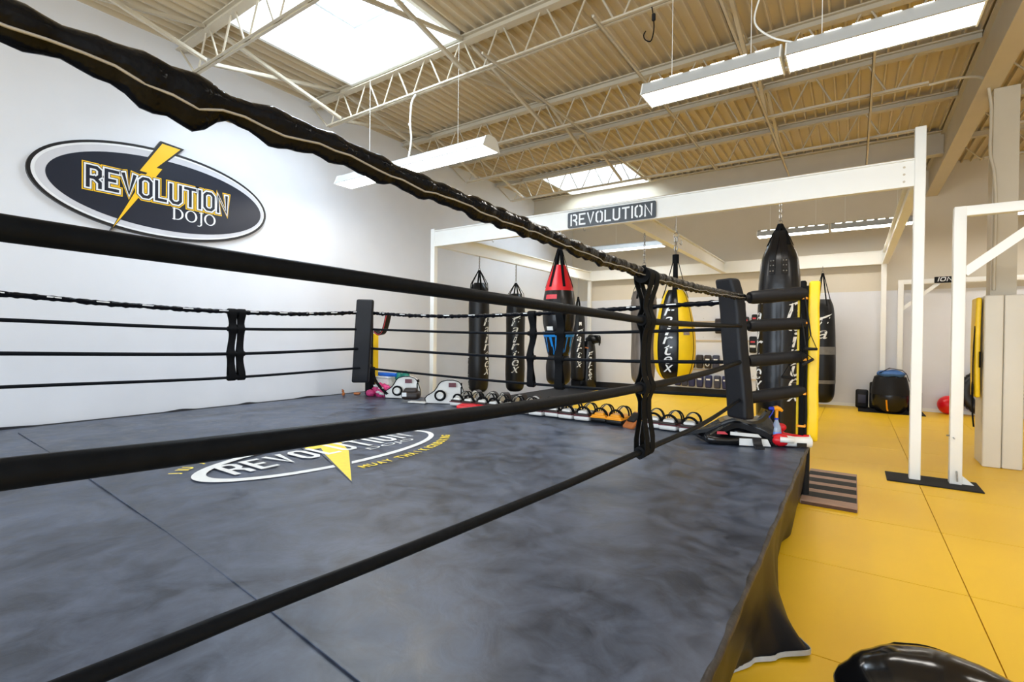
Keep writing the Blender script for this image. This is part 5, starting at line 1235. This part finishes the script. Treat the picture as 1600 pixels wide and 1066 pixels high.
# ------------------------------------------------------------------ rails and pads on the back wall
YW = YB
for z, x0_, x1_, nm in ((2.02, -4.45, -1.75, 'highest wooden rail on the back wall'), (1.505, -4.45, -1.75, 'second highest wooden rail on the back wall'), (0.70, -4.45, -2.95, 'wooden rail under the dark pads on the back wall'), (0.50, -2.9, -1.55, 'lowest short wooden rail behind the big black bag')):
    t = thing('pad_rail', nm, 'rail', ((x0_+x1_)/2, YW-0.02, z), 'rails on the back wall')
    c = MB(); c.box(x0_, x1_, YW-0.022, YW-0.001, z-0.018, z+0.018); part('strip', c, 'rail', t)
    c = MB()
    for k in range(int((x1_-x0_)/0.3)):
        xx = x0_+0.15+0.3*k; c.tube(catmull([(xx, YW-0.022, z+0.10), (xx, YW-0.05, z+0.08), (xx+0.015, YW-0.06, z+0.10)], 4), 0.004, 5); c.cyl((xx, YW, z+0.10), (xx, YW-0.022, z+0.10), 0.004, 5)
    part('hooks', c, 'chrome', t)
def wall_pad(label, x, z0, z1, wdt, col, patch, group, kind=0):
    hgt = z1-z0; t = thing('kick_pad' if kind == 0 else 'focus_mitt', label, 'pad' if kind == 0 else 'mitt', (x, YW-0.06, z0), group)
    c = MB(); c.rbox(wdt, 0.10, hgt, 0.035, Matrix.Translation((x, YW-0.075, (z0+z1)/2)), cuts=3, fn=lambda p: Vector((p.x*(1-0.12*max(0, -p.z/hgt)), p.y, p.z))); part('pad', c, col, t)
    if patch:
        c = MB(); pz = z0+hgt*0.66; c.box(x-wdt*0.30, x+wdt*0.28, YW-0.131, YW-0.1255, pz-0.018, pz+0.022); part('patch', c, patch, t)
    return t
names9 = ['navy kick pad in the bottom row on the back wall, %s from the left' % ORD[k] for k in range(9)]
for k, xx in enumerate((-4.06, -3.87, -3.68, -3.46, -3.235, -3.01, -2.80, -2.58, -2.36)):
    wall_pad(names9[k], xx, 0.235-0.004*k, 0.575-0.002*k, 0.175, 'navy' if k not in (1, 5) else 'navyl', 'print' if k > 2 else None, 'navy kick pads on the back wall')
for k, (xx, lb) in enumerate(zip((-3.69, -3.475, -3.262, -3.05), ('half hidden by the yellow bag', 'plain dark', 'with a white ring', 'next to the corner pad'))):
    o = wall_pad('dark kick pad in the back wall upper row, '+lb, xx, 0.745, 1.115, 0.18, 'dkpad' if k < 3 else 'navyl', (None, None, 'print', 'print')[k], 'dark kick pads on the back wall')
    if k == 2:
        c = MB(); n = 20
        c.ring2d([(xx+0.052*math.cos(2*PI*i/n), 0.86+0.052*math.sin(2*PI*i/n)) for i in range(n)], [(xx+0.034*math.cos(2*PI*i/n), 0.86+0.034*math.sin(2*PI*i/n)) for i in range(n)], YW-0.131, YW-0.1255, lambda a, b, q: (a, q, b)); part('ring_print', c, 'print', o)
wall_pad('brown focus mitt left of the corner pad on the highest rail', -2.99, 1.70, 2.10, 0.20, 'dkpad', 'tape', 'mitts on the back wall rails', 1)
wall_pad('brown focus mitt right of the corner pad on the highest rail', -2.33, 1.86, 2.14, 0.15, 'dkpad', 'redtag', 'mitts on the back wall rails', 1)
wall_pad('black focus mitt with red tag on the highest rail', -2.12, 1.88, 2.20, 0.14, 'leather', 'redtag', 'mitts on the back wall rails', 1)
o = wall_pad('black and white focus mitt with red tag on the second rail', -2.15, 1.20, 1.63, 0.18, 'leather', 'redtag', 'mitts on the back wall rails', 1)
c = MB(); c.box(-2.22, -2.08, YW-0.134, YW-0.127, 1.34, 1.40); part('white_band', c, 'whitel', o)

# ------------------------------------------------------------------ gear on the floor by the back wall
t = thing('floor_bag', 'fat round black bag with blue cover on the floor by the back wall', 'punching bag', (0.64, 13.55, 0))
bx, by = 0.66, 13.50
c = MB(); c.lathe(smooth_prof([(0.03, 0.016), (0.22, 0.02), (0.30, 0.12), (0.335, 0.30), (0.325, 0.48), (0.305, 0.62), (0.27, 0.78), (0.18, 0.84), (0.03, 0.86)], 5), 32, (bx, by), fn=lambda q, z: 1+0.015*math.sin(6*q)*(z < 0.4)); part('body', c, 'leatherg', t, sharp=60)
c = MB(); pr = smooth_prof([(0.340, 0.40), (0.334, 0.48), (0.314, 0.63), (0.281, 0.78)], 4); n = 32; v = []
for r, z in pr:
    for j in range(n): v.append((bx+r*math.cos(2*PI*j/n), by+r*math.sin(2*PI*j/n), z))
c.add(v, [(i*n+j, i*n+(j+1) % n, i*n+n+(j+1) % n, i*n+n+j) for i in range(len(pr)-1) for j in range(n)]); part('shoulder_band', c, 'padblack', t, sharp=60)
c = MB(); c.sphere((bx+0.02, by-0.06, 0.84), 0.25, 20, 12, sc=(1.0, 0.9, 0.36), fn=lambda p: 1+0.10*math.sin(6*p.x+3*p.y)); part('blue_cover', c, 'bluecloth', t, sharp=60)
c = MB(); c.strap([(bx-0.20, by-0.2, 0.86), (bx-0.02, by-0.16, 0.97), (bx+0.2, by-0.14, 0.93), (bx+0.27, by-0.12, 0.85), (bx+0.315, by-0.1, 0.70)], 0.05, 0.012, (0.1, 1, 0)); part('strap', c, 'web', t)
c = MB(); c.strap([(bx-0.075, by-0.338, 0.30), (bx-0.06, by-0.305, 0.12), (bx-0.045, by-0.27, 0.06)], 0.03, 0.006, (1, 0, 0)); part('orange_stripe', c, 'orange', t)
t = thing('floor_mat', 'thin black mat under the fat round bag by the back wall', 'mat', (0.65, 13.7, 0.0))
c = MB(); c.box(0.1, 1.25, 13.28, 14.15, 0.001, 0.015); part('sheet', c, 'rubber', t)
for (xx, wd, hh, lb, yy) in ((0.17, 0.24, 0.42, 'black kick pad left of the fat round bag', 13.95), (0.40, 0.18, 0.60, 'taller black kick pad tucked behind the fat round bag', 13.98), (1.10, 0.26, 0.46, 'black kick pad right of the fat round bag', 13.85)):
    t = thing('kick_pad', lb, 'pad', (xx, yy, 0.015), 'black pads by the fat bag')
    c = MB(); c.rbox(wd, 0.14, hh, 0.04, Matrix.Translation((xx, yy, 0.016+hh/2))); part('pad', c, 'padblack', t)
    c = MB(); c.rbox(wd*0.6, 0.012, hh*0.45, 0.004, Matrix.Translation((xx, yy-0.073, 0.016+hh*0.5))); part('panel', c, 'navyl', t)
c = MB(); c.sphere((1.69, 14.02, 0.20), 0.198, 28, 18); solo('exercise_ball', c, 'redball', 'shiny red exercise ball on the floor by the back wall', 'ball', origin=(1.69, 14.02, 0.0), sharp=80)
# tyre leaning on the wall
t = thing('tyre', 'large black tyre leaning on the back wall behind the column padding', 'tyre', (2.12, 14.1, 0))
Xt = Matrix.Translation((2.33, 14.04, 0.50)) @ Matrix.Rotation(math.radians(-6), 4, 'X') @ Matrix.Rotation(math.radians(90), 4, 'X')
pr = []
for k in range(20):
    q = 2*PI*k/20; pr.append((0.385+0.112*math.cos(q), 0.105*math.sin(q)*(1 if abs(math.cos(q)) < 0.75 else 0.9)))
c = MB(); n = 48; v = []
for a, b in pr:
    for j in range(n): v.append(tuple(Xt @ Vector((a*math.cos(2*PI*j/n), a*math.sin(2*PI*j/n), b))))
c.add(v, [(i*n+j, i*n+(j+1) % n, ((i+1) % 20)*n+(j+1) % n, ((i+1) % 20)*n+j) for i in range(20) for j in range(n)]); part('casing', c, 'tyre', t, sharp=60)
c = MB(); c.lathe([(0.26, -0.02), (0.29, -0.02), (0.29, 0.10), (0.26, 0.10)], 40, X=Xt); 
c2 = MB()
for k in range(40):
    q = 2*PI*k/40; c2.rbox(0.02, 0.045, 0.15, 0.004, Xt @ Matrix.Rotation(q, 4, 'Z') @ Matrix.Translation((0.492, 0, 0)), seg=1)
part('tread', c2, 'tyre', t)
# red and blue bag at the right edge
t = thing('kit_bag', 'blue and red cylinder bag on the floor right of the column padding', 'bag', (3.12, 13.9, 0))
c = MB(); c.lathe(smooth_prof([(0.03, 0.0), (0.16, 0.005), (0.18, 0.03), (0.18, 0.50)], 3), 26, (3.12, 13.9)); part('lower_half', c, 'red', t, sharp=60)
c = MB(); c.lathe(smooth_prof([(0.181, 0.50), (0.182, 0.52), (0.18, 0.90), (0.14, 0.94), (0.02, 0.945)], 3), 26, (3.12, 13.9)); part('upper_half', c, 'bluefoam', t, sharp=60)

# ------------------------------------------------------------------ foreground bag at the lower right
t = thing('floor_bag', 'shiny black leather bag lying on yellow mats at the lower right corner', 'punching bag', (0.2, 2.3, 0))
ax0 = Vector((0.075, 2.415, 0.19)); axd = Vector((0.97, 0.16, -0.05)).normalized()
P = [ax0+axd*s_ for s_ in (-0.07, -0.055, -0.02, 0.03, 0.10, 0.20, 0.32, 0.44, 0.56, 0.68, 0.80)]
rr = [0.02, 0.085, 0.135, 0.165, 0.185, 0.192, 0.182, 0.160, 0.132, 0.105, 0.08]
PP = catmull([(p.x, p.y, p.z) for p in P], 4); rl = [q.x for q in catmull([(r, 0, 0) for r in rr], 4)]
for i in range(len(PP)): PP[i].z = max(PP[i].z*0+rl[i]*0.96+0.002, rl[i]*0.96)
c = MB(); c.tube(PP, rl, 30, shape=lambda u, q: (math.cos(q)*(1+0.02*math.sin(q*5+u*9)), math.sin(q)*0.96*(1+0.018*math.sin(q*4+u*12)))); part('body', c, 'leathershine', t, sharp=80)
c = MB()
pt = []
for i in range(6, len(PP)-2):
    q = math.radians(128); a = axd.cross(Vector((0, 0, 1))).normalized(); pt.append(PP[i]+a*math.cos(q)*rl[i]*1.02+Vector((0, 0, math.sin(q)*rl[i]*0.98)))
c.tube(pt, 0.006, 8); part('piping', c, 'web', t, sharp=80)
c = MB()
for dq in (0.10, -0.06): c.strap([PP[-4]+Vector((0, dq*0.3, 0.04)), PP[-1]+axd*0.10+Vector((0, dq, 0.0)), PP[-1]+axd*0.22+Vector((0, dq*1.6, -0.03))], 0.045, 0.008, (0, 1, 0))
part('strap', c, 'web', t)
